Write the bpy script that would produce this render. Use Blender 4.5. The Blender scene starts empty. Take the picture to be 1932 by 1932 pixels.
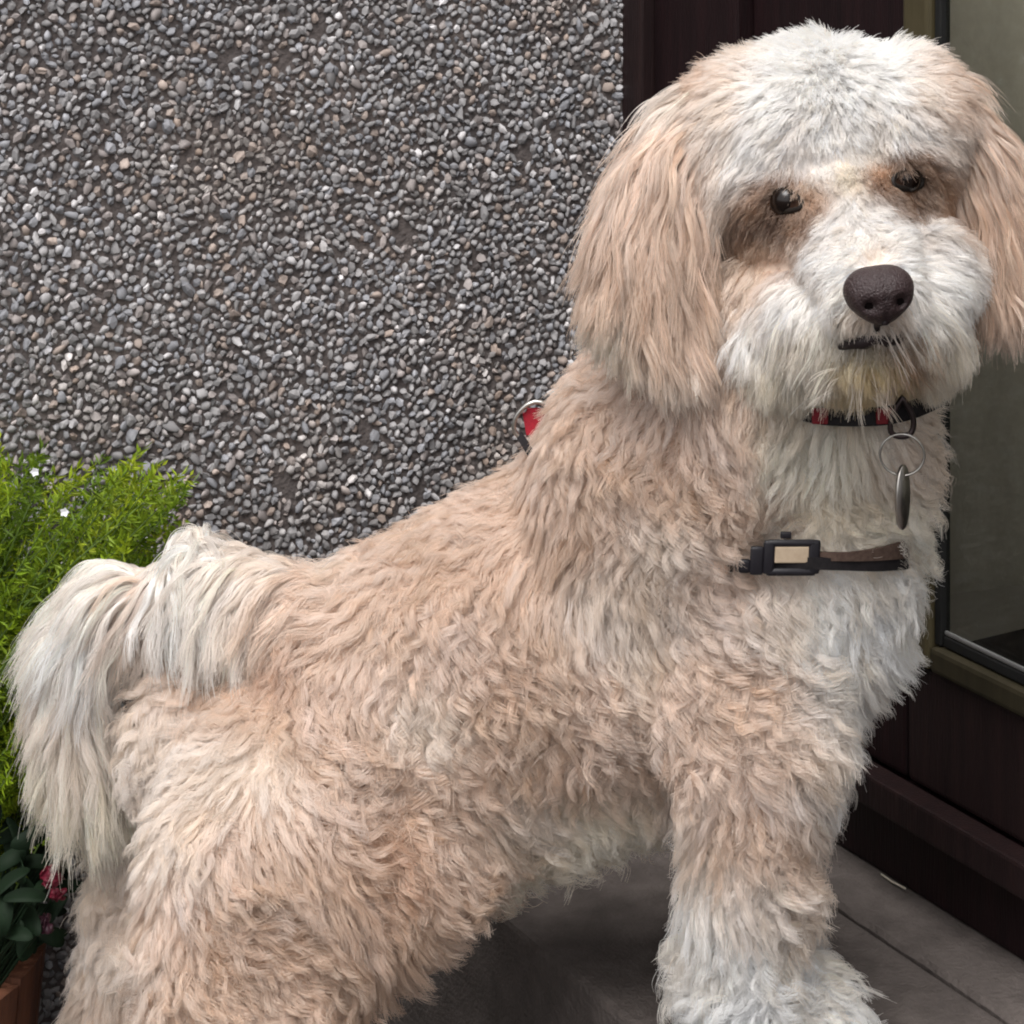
import bpy, bmesh, math, random
import numpy as np
from mathutils import Vector, Matrix, kdtree, noise
from mathutils.bvhtree import BVHTree

random.seed(7)
RNG = np.random.default_rng(11)
SC = bpy.context.scene
COL = SC.collection

# ------------------------------------------------------------------ camera
CAM_Z = 0.95
FOC = 2.2727                       # focal length in frame widths
KPX = 1932 * FOC                   # measuring grid of the photograph: 1932 px wide, horizon at y = -400
cam_d = bpy.data.cameras.new('camera')
cam_d.sensor_fit = 'HORIZONTAL'
cam_d.sensor_width = 36
cam_d.lens = 36 * FOC
cam_d.shift_y = -(966 + 400) / 1932
cam_d.clip_start = 0.05
cam_d.clip_end = 500
cam = bpy.data.objects.new('camera', cam_d)
cam.location = (0, 0, CAM_Z)
cam.rotation_euler = (math.radians(90), 0, 0)
COL.objects.link(cam)
SC.camera = cam

# ------------------------------------------------------------------ sky and sun
SUN_EL, SUN_AZ = math.radians(64), math.radians(200)     # azimuth from +Y, clockwise seen from above
w = bpy.data.worlds.new('World')
SC.world = w
w.use_nodes = True
nt = w.node_tree
bg = nt.nodes['Background']
sk = nt.nodes.new('ShaderNodeTexSky')
sk.sky_type = 'NISHITA'
sk.sun_disc = False
sk.sun_elevation = SUN_EL
sk.sun_rotation = SUN_AZ
sk.air_density = 1.0
sk.dust_density = 4.0
sk.ozone_density = 1.0
hsv = nt.nodes.new('ShaderNodeHueSaturation')      # thin cloud: the blue of the sky mostly washed out
hsv.inputs['Saturation'].default_value = 0.08
nt.links.new(sk.outputs[0], hsv.inputs['Color'])
nt.links.new(hsv.outputs[0], bg.inputs[0])
bg.inputs[1].default_value = 0.14
sun_d = bpy.data.lights.new('sun', 'SUN')
sun_d.energy = 1.35
sun_d.angle = math.radians(40)
sun_d.color = (1.0, 0.965, 0.92)
sun = bpy.data.objects.new('sun', sun_d)
sdir = Vector((math.sin(SUN_AZ) * math.cos(SUN_EL), math.cos(SUN_AZ) * math.cos(SUN_EL), math.sin(SUN_EL)))
sun.rotation_euler = sdir.to_track_quat('Z', 'Y').to_euler()
sun.location = (-2, -2, 4)
COL.objects.link(sun)
vs = SC.view_settings
vs.view_transform = 'Standard'
vs.look = 'None'
vs.exposure = 0.95
vs.gamma = 1.0
vs.use_curve_mapping = False
SC.cycles_curves.shape = 'RIBBONS'
SC.cycles_curves.subdivisions = 2
SC.cycles.max_bounces = 7
SC.cycles.diffuse_bounces = 5
SC.cycles.glossy_bounces = 3
SC.cycles.transmission_bounces = 6
SC.cycles.transparent_max_bounces = 12
SC.cycles.filter_width = 2.0

# ------------------------------------------------------------------ helpers
def P(x, y, Y):
    """point at depth Y seen at (x, y) of the measuring grid"""
    return Vector(((x - 966) / KPX * Y, Y, CAM_Z - (y + 400) / KPX * Y))

def toPx(p):
    """numpy (n,3) -> grid x, y"""
    return p[:, 0] / p[:, 1] * KPX + 966, (CAM_Z - p[:, 2]) / p[:, 1] * KPX - 400

def mm(px, Y):
    return px * Y / KPX

def new_mat(name):
    m = bpy.data.materials.new(name)
    m.use_nodes = True
    return m, m.node_tree, m.node_tree.nodes['Principled BSDF']

def ramp(t, stops):
    r = t.nodes.new('ShaderNodeValToRGB')
    el = r.color_ramp.elements
    while len(el) < len(stops):
        el.new(0.5)
    for e, (p, c) in zip(el, stops):
        e.position = p
        e.color = (*c, 1)
    return r

def noise_mat(name, stops, scale=8, detail=6, rough=0.7, stretch=(1, 1, 1), bump=0.0, bump_scale=80, spec=0.3, metal=0.0, coat=0.0):
    m, t, b = new_mat(name)
    tc = t.nodes.new('ShaderNodeTexCoord')
    mp = t.nodes.new('ShaderNodeMapping')
    mp.inputs['Scale'].default_value = stretch
    t.links.new(tc.outputs['Object'], mp.inputs[0])
    n = t.nodes.new('ShaderNodeTexNoise')
    n.inputs['Scale'].default_value = scale
    n.inputs['Detail'].default_value = detail
    n.inputs['Roughness'].default_value = 0.65
    t.links.new(mp.outputs[0], n.inputs['Vector'])
    r = ramp(t, stops)
    t.links.new(n.outputs['Fac'], r.inputs[0])
    t.links.new(r.outputs[0], b.inputs['Base Color'])
    b.inputs['Roughness'].default_value = rough
    b.inputs['Specular IOR Level'].default_value = spec
    b.inputs['Metallic'].default_value = metal
    b.inputs['Coat Weight'].default_value = coat
    if bump:
        n2 = t.nodes.new('ShaderNodeTexNoise')
        n2.inputs['Scale'].default_value = bump_scale
        n2.inputs['Detail'].default_value = 5
        t.links.new(mp.outputs[0], n2.inputs['Vector'])
        bp = t.nodes.new('ShaderNodeBump')
        bp.inputs['Strength'].default_value = bump
        bp.inputs['Distance'].default_value = 0.003
        t.links.new(n2.outputs['Fac'], bp.inputs['Height'])
        t.links.new(bp.outputs[0], b.inputs['Normal'])
    return m

def link(name, me, parent=None, mat=None, loc=None):
    o = bpy.data.objects.new(name, me)
    COL.objects.link(o)
    if mat is not None and me is not None and not me.materials:
        me.materials.append(mat)
    if parent is not None:
        o.parent = parent
        o.matrix_parent_inverse = Matrix.Translation(-Vector(parent.location)) if parent.parent is None and parent.type == 'EMPTY' else Matrix.Identity(4)
    if loc is not None:
        o.location = loc
    return o

def thing(name, label, cat, loc=(0, 0, 0), group=None):
    o = bpy.data.objects.new(name, None)
    COL.objects.link(o)
    o.location = loc
    o.empty_display_size = 0.05
    o['label'] = label
    o['category'] = cat
    if group:
        o['group'] = group
    return o

def bm_obj(name, bm, mat, parent=None, smooth=False):
    me = bpy.data.meshes.new(name)
    bm.normal_update()
    bm.to_mesh(me)
    bm.free()
    if smooth:
        me.polygons.foreach_set('use_smooth', [True] * len(me.polygons))
    return link(name, me, parent, mat)

def box(bm, org, ax, lo, hi, bevel=0.002):
    """a bevelled box in the frame (origin, three axes) from lo to hi"""
    vs_ = []
    for i in range(8):
        c = [hi[k] if (i >> k) & 1 else lo[k] for k in range(3)]
        vs_.append(bm.verts.new(org + ax[0] * c[0] + ax[1] * c[1] + ax[2] * c[2]))
    fs = [bm.faces.new([vs_[j] for j in f]) for f in ((0, 2, 3, 1), (4, 5, 7, 6), (0, 1, 5, 4), (2, 6, 7, 3), (0, 4, 6, 2), (1, 3, 7, 5))]
    bmesh.ops.recalc_face_normals(bm, faces=fs)
    if bevel:
        es = list({e for f in fs for e in f.edges})
        bmesh.ops.bevel(bm, geom=es, offset=bevel, segments=2, affect='EDGES', profile=0.6)

def tube(bm, pts, rad, seg=8, closed=False, flat=1.0, up=None):
    """a tube along pts; rad a number or a list; flat squeezes it along 'up'"""
    n = len(pts)
    rings = []
    for i, p in enumerate(pts):
        a = pts[(i - 1) % n] if (closed or i > 0) else pts[i]
        b = pts[(i + 1) % n] if (closed or i < n - 1) else pts[i]
        t = (b - a).normalized()
        u = up if up is not None else Vector((0.31, -0.8, 0.52))
        u = (u - t * u.dot(t)).normalized()
        v = t.cross(u)
        r = rad[i] if isinstance(rad, (list, tuple)) else rad
        rings.append([bm.verts.new(p + u * (math.cos(2 * math.pi * k / seg) * r * flat) + v * (math.sin(2 * math.pi * k / seg) * r)) for k in range(seg)])
    m = n if closed else n - 1
    for i in range(m):
        A, B = rings[i], rings[(i + 1) % n]
        for k in range(seg):
            bm.faces.new((A[k], A[(k + 1) % seg], B[(k + 1) % seg], B[k]))
    if not closed:
        bm.faces.new(rings[0][::-1])
        bm.faces.new(rings[-1])

# ------------------------------------------------------------------ ground
LOW = -0.20                             # the yard lies one step below the stone at the door
floor_mat = noise_mat('paving concrete', [(0.25, (0.030, 0.027, 0.026)), (0.5, (0.048, 0.043, 0.041)), (0.75, (0.075, 0.067, 0.063))],
                      scale=14, detail=10, rough=0.85, bump=0.6, bump_scale=220)
stone_mat = noise_mat('step stone', [(0.25, (0.056, 0.046, 0.042)), (0.5, (0.090, 0.075, 0.069)), (0.78, (0.14, 0.118, 0.108))],
                      scale=22, detail=10, rough=0.85, bump=0.7, bump_scale=260)
bm = bmesh.new()
for q in ((-60, -60), (60, -60), (60, 60), (-60, 60)):
    bm.verts.new((q[0], q[1], LOW - 0.03))
bm.faces.new(bm.verts[:])
g = bm_obj('ground', bm, floor_mat)
g['kind'] = 'structure'

UW = Vector((0.866, 0.5, 0))            # along the pebbledash wall
NW = Vector((0.5, -0.866, 0))           # out of it
UD = Vector((0.5, -0.866, 0))           # along the door front, coming nearer
ND = Vector((-0.866, -0.5, 0))          # out of the door
ZZ = Vector((0, 0, 1))
CW = Vector((0.139, 2.35, 0))           # inner corner of wall and door

# paving slabs in the yard, laid along the door front
pav = bpy.data.objects.new('paving', None)
COL.objects.link(pav)
pav['kind'] = 'structure'
for i in range(-2, 3):
    for j in range(0, 4):
        t0, w0 = i * 0.62 - 0.30, 0.325 + j * 0.46
        if i < -1 and j > 2:
            continue
        bm = bmesh.new()
        box(bm, CW + ZZ * LOW, (UD, ND, ZZ), (t0 + 0.003, w0 + 0.003, -0.045), (t0 + 0.617, w0 + 0.457, random.uniform(-0.003, 0.0)), 0.004)
        bm_obj('slab', bm, floor_mat, pav)
# the step at the door: a long slab with a stone strip against the sill
step = bpy.data.objects.new('door_step', None)
COL.objects.link(step)
step['kind'] = 'structure'
for t0, t1 in ((0.0, 1.3), (1.305, 2.2)):
    bm = bmesh.new()
    box(bm, CW, (UD, ND, ZZ), (t0, 0.0685, LOW - 0.02), (t1, 0.32, -0.0015), 0.006)
    bm_obj('step_slab', bm, stone_mat, step)
bm = bmesh.new()
# stone strip in front of the door, its top edge chipped a little
segs = 46
for s in range(2):
    t0, t1 = -0.1 + s * 0.95, -0.1 + s * 0.95 + 0.945
    prev = None
    for i in range(segs + 1):
        t = t0 + (t1 - t0) * i / segs
        j = lambda a: (noise.noise(Vector((t * 40, a * 7.3, s))) * 0.0022)
        sec = [(-0.03, -0.05), (-0.03, 0.001), (0.004, 0.002 + j(1)), (0.062 + j(2), 0.001 + j(3)), (0.0655 + j(2), -0.003), (0.0655 + j(2), -0.05)]
        ring = [bm.verts.new(CW + UD * t + ND * a + ZZ * b) for a, b in sec]
        if prev:
            for k in range(len(ring)):
                bm.faces.new((prev[k], prev[(k + 1) % 6], ring[(k + 1) % 6], ring[k]))
        else:
            bm.faces.new(ring)
        prev = ring
    bm.faces.new(prev[::-1])
bmesh.ops.recalc_face_normals(bm, faces=bm.faces[:])
bm_obj('sill_stone', bm, stone_mat, step)

# ------------------------------------------------------------------ pebbledash wall
wall = thing('pebbledash_wall', 'pebbledash house wall of small grey pebbles set in dark mortar', 'wall', CW)
mortar = noise_mat('mortar', [(0.3, (0.082, 0.072, 0.071)), (0.5, (0.12, 0.103, 0.099)), (0.7, (0.165, 0.136, 0.124))],
                   scale=9, detail=10, rough=0.95, bump=1.0, bump_scale=180, spec=0.1)
bm = bmesh.new()
box(bm, CW, (UW, NW, ZZ), (-2.4, -0.22, LOW - 0.05), (-0.004, 0.0, 2.6), 0.0)
bm_obj('render_coat', bm, mortar, wall)
bm = bmesh.new()
box(bm, CW, (UW, NW, ZZ), (0.0, -0.22, 1.9), (1.4, 0.0, 2.6), 0.0)
bm_obj('lintel', bm, mortar, wall)

pm, t, b = new_mat('pebble')
at = t.nodes.new('ShaderNodeAttribute')
at.attribute_name = 'tint'
tc = t.nodes.new('ShaderNodeTexCoord')
n = t.nodes.new('ShaderNodeTexNoise')
n.inputs['Scale'].default_value = 160
n.inputs['Detail'].default_value = 4
t.links.new(tc.outputs['Object'], n.inputs['Vector'])
mr = t.nodes.new('ShaderNodeMapRange')
mr.inputs['To Min'].default_value = 0.6
mr.inputs['To Max'].default_value = 1.4
t.links.new(n.outputs['Fac'], mr.inputs['Value'])
mx = t.nodes.new('ShaderNodeVectorMath')
mx.operation = 'SCALE'
t.links.new(at.outputs['Color'], mx.inputs[0])
t.links.new(mr.outputs[0], mx.inputs['Scale'])
t.links.new(mx.outputs[0], b.inputs['Base Color'])
b.inputs['Roughness'].default_value = 0.85
b.inputs['Specular IOR Level'].default_value = 0.18

def pebble_shape(rs):
    """36-triangle rounded angular pebble of unit size: verts, faces"""
    vs_, fs = [], []
    k = 6
    rows = (0.62, 0.0, -0.62)
    vs_.append([0, 0, 1])
    for zz in (0.66, 0.05, -0.6):
        rr = math.sqrt(1 - zz * zz)
        o_ = rs.uniform(0, 1)
        for i in range(k):
            a = 2 * math.pi * (i + o_) / k
            vs_.append([rr * math.cos(a), rr * math.sin(a), zz])
    vs_.append([0, 0, -1])
    for i in range(k):
        j = (i + 1) % k
        fs.append((0, 1 + i, 1 + j))
        for r in range(2):
            a, b_ = 1 + r * k, 1 + (r + 1) * k
            fs.append((a + i, b_ + i, b_ + j))
            fs.append((a + i, b_ + j, a + j))
        fs.append((1 + 2 * k + i, 1 + 3 * k, 1 + 2 * k + j))
    v = np.array(vs_)
    for _ in range(7):                       # chop flats
        d = np.array([rs.gauss(0, 1), rs.gauss(0, 1), rs.gauss(0, 0.6)])
        d /= np.linalg.norm(d)
        c = rs.uniform(0.42, 0.78)
        h = v @ d
        v = v - np.outer(np.maximum(h - c, 0) * 0.9, d)
    v += np.array([[rs.gauss(0, 0.07) for _ in range(3)] for _ in range(len(v))])
    return v, fs

def pebble_tint(u=0.0, z=0.0):
    st = noise.noise(Vector((u * 7, z * 7, 3.1))) + 0.6 * noise.noise(Vector((u * 19, z * 19, 1.7)))
    r = random.random()
    L = random.choice((0.21, 0.235, 0.25, 0.265, 0.285, 0.30, 0.33)) * random.uniform(0.85, 1.15)
    if r < 0.045:
        L = random.uniform(0.45, 0.58)
    if r < 0.60:
        c = (1.0, 0.965, 0.98)
    elif r < 0.78:
        c = (0.97, 0.97, 1.04)
    elif r < 0.92:
        c = (1.07, 0.955, 0.93)
    else:
        c = (1.12, 0.92, 0.82)
    L *= 1 + 0.16 * st
    sb = max(0.0, noise.noise(Vector((u * 9, z * 9, 8.8))) - 0.1) * 0.35
    return (L * c[0] * (1 + 0.2 * sb), L * c[1] * (1 - 0.12 * sb), L * c[2] * (1 - 0.45 * sb))

shapes = [pebble_shape(random.Random(100 + i)) for i in range(24)]
cell = {}
peb = []                                     # (u, z, r)
def try_put(u, z, r, gap):
    ci, cj = int(u // 0.016), int(z // 0.016)
    for a in range(ci - 1, ci + 2):
        for b_ in range(cj - 1, cj + 2):
            for (u2, z2, r2) in cell.get((a, b_), ()):
                if (u - u2) ** 2 + (z - z2) ** 2 < ((r + r2) * gap) ** 2:
                    return
    cell.setdefault((ci, cj), []).append((u, z, r))
    peb.append((u, z, r))
for (cnt, lo, hi, gap) in ((900, 0.0052, 0.0066, 0.98), (80000, 0.0036, 0.0050, 0.74), (60000, 0.0028, 0.0036, 0.75), (50000, 0.0020, 0.0028, 0.78)):
    for _ in range(cnt):
        try_put(random.uniform(-1.15, -0.004), random.uniform(LOW, 1.12), random.uniform(lo, hi), gap)

DOG_EDGE = [(0, 870), (60, 850), (200, 870), (350, 960), (400, 1000), (520, 1035), (640, 1010), (800, 930), (960, 840), (945, 770), (1060, 690), (1070, 480), (1150, 260), (1226, 170)]
def wall_visible(x, y):
    if not (4 < x < 1222 and 4 < y):
        return False
    for (a, b_) in zip(DOG_EDGE, DOG_EDGE[1:]):
        if min(a[0], b_[0]) <= x <= max(a[0], b_[0]) and a[0] != b_[0]:
            if y > a[1] + (b_[1] - a[1]) * (x - a[0]) / (b_[0] - a[0]) - 12:
                return False
    return True

def pebble_matrix(u, z, r):
    a = random.uniform(0, math.pi)
    asp = random.choice((1.0, 0.95, 0.9, 0.85, 0.8, 0.72, 0.66, 0.58, 0.45))
    s = Matrix.Diagonal((r * 1.25 / math.sqrt(asp), r * 1.25 * math.sqrt(asp), r * random.uniform(0.55, 0.8), 1))
    tilt = Matrix.Rotation(random.gauss(0, 0.36), 4, 'X') @ Matrix.Rotation(random.gauss(0, 0.36), 4, 'Y')
    fr = Matrix((UW.to_4d(), ZZ.to_4d(), NW.to_4d(), (0, 0, 0, 1))).transposed()
    fr[3][0] = fr[3][1] = fr[3][2] = 0
    fr[0][3] = fr[1][3] = fr[2][3] = 0
    c = CW + UW * u + ZZ * z + NW * (r * random.uniform(-0.02, 0.30))
    return Matrix.Translation(c) @ fr @ tilt @ Matrix.Rotation(a, 4, 'Z') @ s

peb = [q for q in peb if not (q[2] < 0.0052 and noise.noise(Vector((q[0] * 34, q[1] * 46, 5.5))) > 0.66)]
vis = []
for i, (u, z, r) in enumerate(peb):
    c = CW + UW * u + ZZ * z
    x, y = c.x / c.y * KPX + 966, (CAM_Z - c.z) / c.y * KPX - 400
    if wall_visible(x, y):
        vis.append((r / c.y, i))
vis.sort(reverse=True)
single = {i for _, i in vis[:298]}
variants = []
for k in range(48):
    v, f = shapes[k % 24]
    me = bpy.data.meshes.new('pebble')
    me.from_pydata(v.tolist(), [], f)
    me.polygons.foreach_set('use_smooth', [k % 3 == 0] * len(me.polygons))
    ca = me.color_attributes.new('tint', 'FLOAT_COLOR', 'POINT')
    tint = pebble_tint()
    ca.data.foreach_set('color', list((*tint, 1)) * len(v))
    me.materials.append(pm)
    variants.append(me)
V, F, T = [], [], []
off = 0
for i, (u, z, r) in enumerate(peb):
    M = pebble_matrix(u, z, r)
    if i in single:
        o = bpy.data.objects.new('pebble', random.choice(variants))
        COL.objects.link(o)
        o.parent = wall
        o.matrix_basis = Matrix.Translation(-CW) @ M
    else:
        v, f = random.choice(shapes)
        A = np.array(M)
        V.append(v @ A[:3, :3].T + A[:3, 3])
        F.append(np.array(f) + off)
        off += len(v)
        T.append(np.tile(np.array((*pebble_tint(u, z), 1.0)), (len(v), 1)))
V, F, T = np.concatenate(V), np.concatenate(F), np.concatenate(T)
me = bpy.data.meshes.new('pebbles')
me.from_pydata(V.tolist(), [], F.tolist())
me.polygons.foreach_set('use_smooth', np.repeat(RNG.random(len(F) // 36) < 0.35, 36))
me.color_attributes.new('tint', 'FLOAT_COLOR', 'POINT').data.foreach_set('color', T.ravel())
me.materials.append(pm)
o = link('pebbles', me, wall)
o['kind'] = 'stuff'

# ------------------------------------------------------------------ door
wood = noise_mat('dark stained wood', [(0.3, (0.0060, 0.0024, 0.0030)), (0.55, (0.0105, 0.0038, 0.0046)), (0.8, (0.018, 0.0062, 0.007))],
                 scale=9, detail=8, rough=0.5, stretch=(9, 9, 0.7), bump=0.25, bump_scale=60, spec=0.25)
wood2 = noise_mat('red brown wood', [(0.3, (0.010, 0.0055, 0.006)), (0.6, (0.017, 0.0085, 0.0085)), (0.8, (0.026, 0.013, 0.012))],
                  scale=9, detail=8, rough=0.5, stretch=(9, 9, 0.7), bump=0.25, bump_scale=60, spec=0.25)
brass = noise_mat('aged brass bead', [(0.3, (0.045, 0.036, 0.017)), (0.6, (0.062, 0.05, 0.025)), (0.85, (0.085, 0.07, 0.038))],
                  scale=14, detail=5, rough=0.5, stretch=(6, 6, 0.8), spec=0.4)
brass2 = noise_mat('shade darkened bead', [(0.3, (0.022, 0.018, 0.009)), (0.6, (0.032, 0.026, 0.014)), (0.85, (0.048, 0.04, 0.022))],
                  scale=14, detail=5, rough=0.6, stretch=(6, 6, 0.8), spec=0.3)  # bottom bead: same brass, shade put into its colour to offset light from above
rubber = noise_mat('black rubber', [(0.3, (0.006, 0.006, 0.006)), (0.7, (0.014, 0.014, 0.014))], rough=0.6)
alu = noise_mat('aluminium', [(0.3, (0.25, 0.25, 0.25)), (0.7, (0.4, 0.4, 0.4))], rough=0.4, metal=0.7)
AX = (UD, ND, ZZ)
frame = thing('door_frame', 'dark brown timber door frame in the corner of the pebbledash wall', 'door frame', CW)
for nm, lo, hi, m in (('jamb', (0.0, -0.12, 0.002), (0.036, 0.034, 1.9), wood2),
                      ('post', (0.038, -0.12, 0.0995), (0.178, 0.02, 1.86), wood),
                      ('sill', (0.04, -0.12, 0.004), (1.5, 0.0, 0.096), wood),
                      ('nosing', (0.038, 0.0015, 0.070), (1.5, 0.026, 0.098), wood2),
                      ('head', (0.038, -0.12, 1.862), (1.5, 0.02, 1.96), wood)):
    bm = bmesh.new()
    box(bm, CW, AX, lo, hi, 0.003)
    bm_obj(nm, bm, m, frame)
door = thing('glazed_door', 'dark wooden door with a large glass pane in a brass coloured bead', 'door', CW + UD * 0.18)
for nm, lo, hi, m in (('stile', (0.182, -0.035, 0.101), (0.405, 0.004, 1.85), wood),
                      ('stile', (1.16, -0.055, 0.101), (1.36, 0.004, 1.85), wood),
                      ('bottom_rail', (0.407, -0.055, 0.101), (1.158, 0.004, 0.203), wood2),
                      ('top_rail', (0.407, -0.055, 1.68), (1.158, 0.004, 1.85), wood),
                      ('glazing_bead', (0.407, -0.007, 0.205), (0.441, 0.010, 1.678), brass),
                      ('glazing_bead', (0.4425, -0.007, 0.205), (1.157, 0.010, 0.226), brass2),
                      ('gasket', (0.4425, -0.007, 0.2275), (0.450, 0.004, 1.677), rubber),
                      ('gasket', (0.4515, -0.007, 0.2275), (1.156, 0.002, 0.2365), rubber),
                      ('spacer', (0.452, -0.0015, 0.2375), (1.156, 0.0015, 0.2412), alu)):
    bm = bmesh.new()
    box(bm, CW, AX, lo, hi, 0.0012 if m in (rubber, alu) else 0.004)
    bm_obj(nm, bm, m, door)
gm, t, b = new_mat('window glass')
lwf = t.nodes.new('ShaderNodeLayerWeight')
pw = t.nodes.new('ShaderNodeMath')
pw.operation = 'POWER'
pw.inputs[1].default_value = 5.0
t.links.new(lwf.outputs['Facing'], pw.inputs[0])
lw = t.nodes.new('ShaderNodeMath')
lw.operation = 'MULTIPLY_ADD'
lw.inputs[1].default_value = 0.9
lw.inputs[2].default_value = 0.04
t.links.new(pw.outputs[0], lw.inputs[0])
tr = t.nodes.new('ShaderNodeBsdfTransparent')
tr.inputs[0].default_value = (0.93, 0.93, 0.90, 1)
gl = t.nodes.new('ShaderNodeBsdfGlossy')
gl.inputs['Roughness'].default_value = 0.03
ms = t.nodes.new('ShaderNodeMixShader')
t.links.new(lw.outputs[0], ms.inputs[0])
t.links.new(tr.outputs[0], ms.inputs[1])
t.links.new(gl.outputs[0], ms.inputs[2])
t.links.new(ms.outputs[0], t.nodes['Material Output'].inputs['Surface'])
bm = bmesh.new()
box(bm, CW, AX, (0.4505, -0.006, 0.237), (1.157, -0.002, 1.677), 0)
bm_obj('pane', bm, gm, door)

# room behind the glass: hanging grey-green blind, dark floor, and walls made pale to brighten the blind
room_mat = noise_mat('dark room', [(0.3, (0.012, 0.010, 0.009)), (0.7, (0.022, 0.018, 0.016))], scale=5, rough=0.8)
blind_mat = noise_mat('grey green fabric', [(0.25, (0.64, 0.60, 0.51)), (0.52, (0.72, 0.68, 0.58)), (0.66, (0.76, 0.73, 0.64)), (0.74, (0.90, 0.90, 0.86))],
                      scale=90, detail=9, rough=0.9, stretch=(1, 1, 0.8), bump=0.1, bump_scale=300, spec=0.1)
pale_mat = noise_mat('pale plaster', [(0.3, (0.62, 0.59, 0.53)), (0.7, (0.68, 0.65, 0.59))], scale=5, rough=0.9, spec=0.1)
room = bpy.data.objects.new('hallway', None)
COL.objects.link(room)
room['kind'] = 'structure'
for nm, lo, hi in (('hall_floor', (0.04, -2.0, -0.05), (2.2, -0.13, 0.03)), ('hall_ceiling', (0.04, -2.0, 1.97), (2.2, -1.15, 2.1)), ('hall_ceiling', (1.3, -1.149, 1.97), (2.2, -0.21, 2.1)),  # unseen gap in the ceiling, added to let daylight onto the blind
                   ('hall_wall', (-0.05, -2.0, -0.05), (0.035, -0.23, 2.1)), ('hall_wall', (2.2, -2.1, -0.05), (2.3, -0.13, 2.1)),
                   ('hall_wall', (0.0, -2.2, -0.05), (2.2, -2.0, 2.1)), ('outer_wall', (1.51, -0.125, -0.05), (3.0, 0.03, 2.6)), ('outer_wall', (0.0, -0.2, 1.965), (3.0, 0.03, 2.6))):
    bm = bmesh.new()
    box(bm, CW, AX, lo, hi, 0)
    bm_obj(nm, bm, (room_mat if nm == 'hall_floor' else pale_mat) if nm != 'outer_wall' else mortar, room)
blind = None
B0 = P(1755, 1122, 2.17)
BU = Vector((0.955, 0.297, 0)).normalized()
BN = Vector((0.297, -0.955, 0))
bm = bmesh.new()
nb = 60
prev = None
for i in range(nb + 1):
    s = -0.12 + 0.75 * i / nb
    wv = 0.0015 * math.sin(s * 60) + 0.001 * math.sin(s * 133 + 1)
    q = [bm.verts.new(B0 + BU * s + BN * (wv + e) + ZZ * h) for e, h in ((0.003, 0.0), (0.003, 1.6), (-0.003, 1.6), (-0.003, 0.0))]
    if prev:
        for k in range(4):
            bm.faces.new((prev[k], prev[(k + 1) % 4], q[(k + 1) % 4], q[k]))
    prev = q
bmesh.ops.recalc_face_normals(bm, faces=bm.faces[:])
blind = bm_obj('fabric_blind', bm, blind_mat, None, True)
blind['label'] = 'grey green fabric blind hanging behind the door glass'
blind['category'] = 'blind'

# ------------------------------------------------------------------ the dog: skin
# every primitive: (grid x, grid y, depth, radius in grid px, squeeze in depth)
def chain(pts, n):
    out = []
    for (a, b_) in zip(pts, pts[1:]):
        for i in range(n):
            f = i / n
            out.append(tuple(a[k] + (b_[k] - a[k]) * f for k in range(5)))
    out.append(tuple(pts[-1]))
    return out

TORSO = chain([(560, 1440, 1.80, 245, .72), (740, 1340, 1.79, 292, .72), (1030, 1215, 1.78, 310, .75), (1270, 1100, 1.77, 312, .78), (1420, 1090, 1.75, 285, .85)], 5)
TORSO += chain([(860, 1440, 1.79, 230, .7), (1150, 1325, 1.78, 228, .72)], 3)
TORSO += [(425, 1400, 1.80, 175, .8), (1490, 1120, 1.735, 218, .85), (1535, 1010, 1.725, 203, .85)]
NECK = chain([(1275, 985, 1.75, 285, .8), (1300, 875, 1.73, 270, .8), (1390, 760, 1.71, 235, .85), (1480, 600, 1.68, 180, .9)], 4)
NECK += [(1545, 880, 1.715, 200, .85), (1560, 800, 1.70, 180, .85)]
LEGS = chain([(1385, 1210, 1.70, 178, .6), (1425, 1380, 1.685, 158, .65), (1415, 1560, 1.69, 112, .85), (1405, 1740, 1.70, 88, .9), (1410, 1870, 1.72, 98, .95), (1465, 1915, 1.735, 112, 1.0)], 6)
LEGS += chain([(1430, 1250, 1.83, 170, .6), (1460, 1400, 1.85, 120, .7), (1440, 1540, 1.86, 95, .85), (1420, 1690, 1.88, 78, .9), (1440, 1770, 1.88, 85, 1.0)], 5)
LEGS += chain([(560, 1500, 1.745, 215, .6), (510, 1680, 1.70, 235, .6), (470, 1850, 1.69, 205, .65), (400, 2030, 1.70, 150, .8), (320, 2240, 1.72, 100, .9), (330, 2430, 1.74, 82, .95), (400, 2490, 1.70, 85, 1.0)], 7)
LEGS += chain([(790, 1550, 1.735, 165, .6), (735, 1635, 1.72, 160, .6), (615, 1735, 1.71, 150, .6)], 4)
LEGS += chain([(470, 1480, 1.85, 190, .6), (370, 1640, 1.87, 175, .6), (290, 1800, 1.875, 130, .7), (230, 1960, 1.89, 90, .85), (220, 2140, 1.90, 75, .9), (280, 2220, 1.87, 75, 1.0)], 6)
HEAD = [(1550, 280, 1.675, 200, .95), (1525, 335, 1.675, 195, .95), (1615, 290, 1.672, 185, .95), (1440, 265, 1.68, 150, .9), (1690, 240, 1.68, 138, .9), (1500, 395, 1.652, 112, 1.0), (1690, 360, 1.655, 100, 1.0)]
HEAD += chain([(1590, 410, 1.62, 125, 1.0), (1622, 480, 1.585, 98, 1.0), (1650, 556, 1.552, 84, 1.0)], 5)
HEAD += chain([(1478, 582, 1.66, 110, 1.0), (1580, 600, 1.595, 96, 1.0), (1640, 640, 1.565, 72, 1.0)], 5)
HEAD += chain([(1745, 515, 1.65, 98, 1.0), (1695, 590, 1.595, 88, 1.0)], 4)
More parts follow.
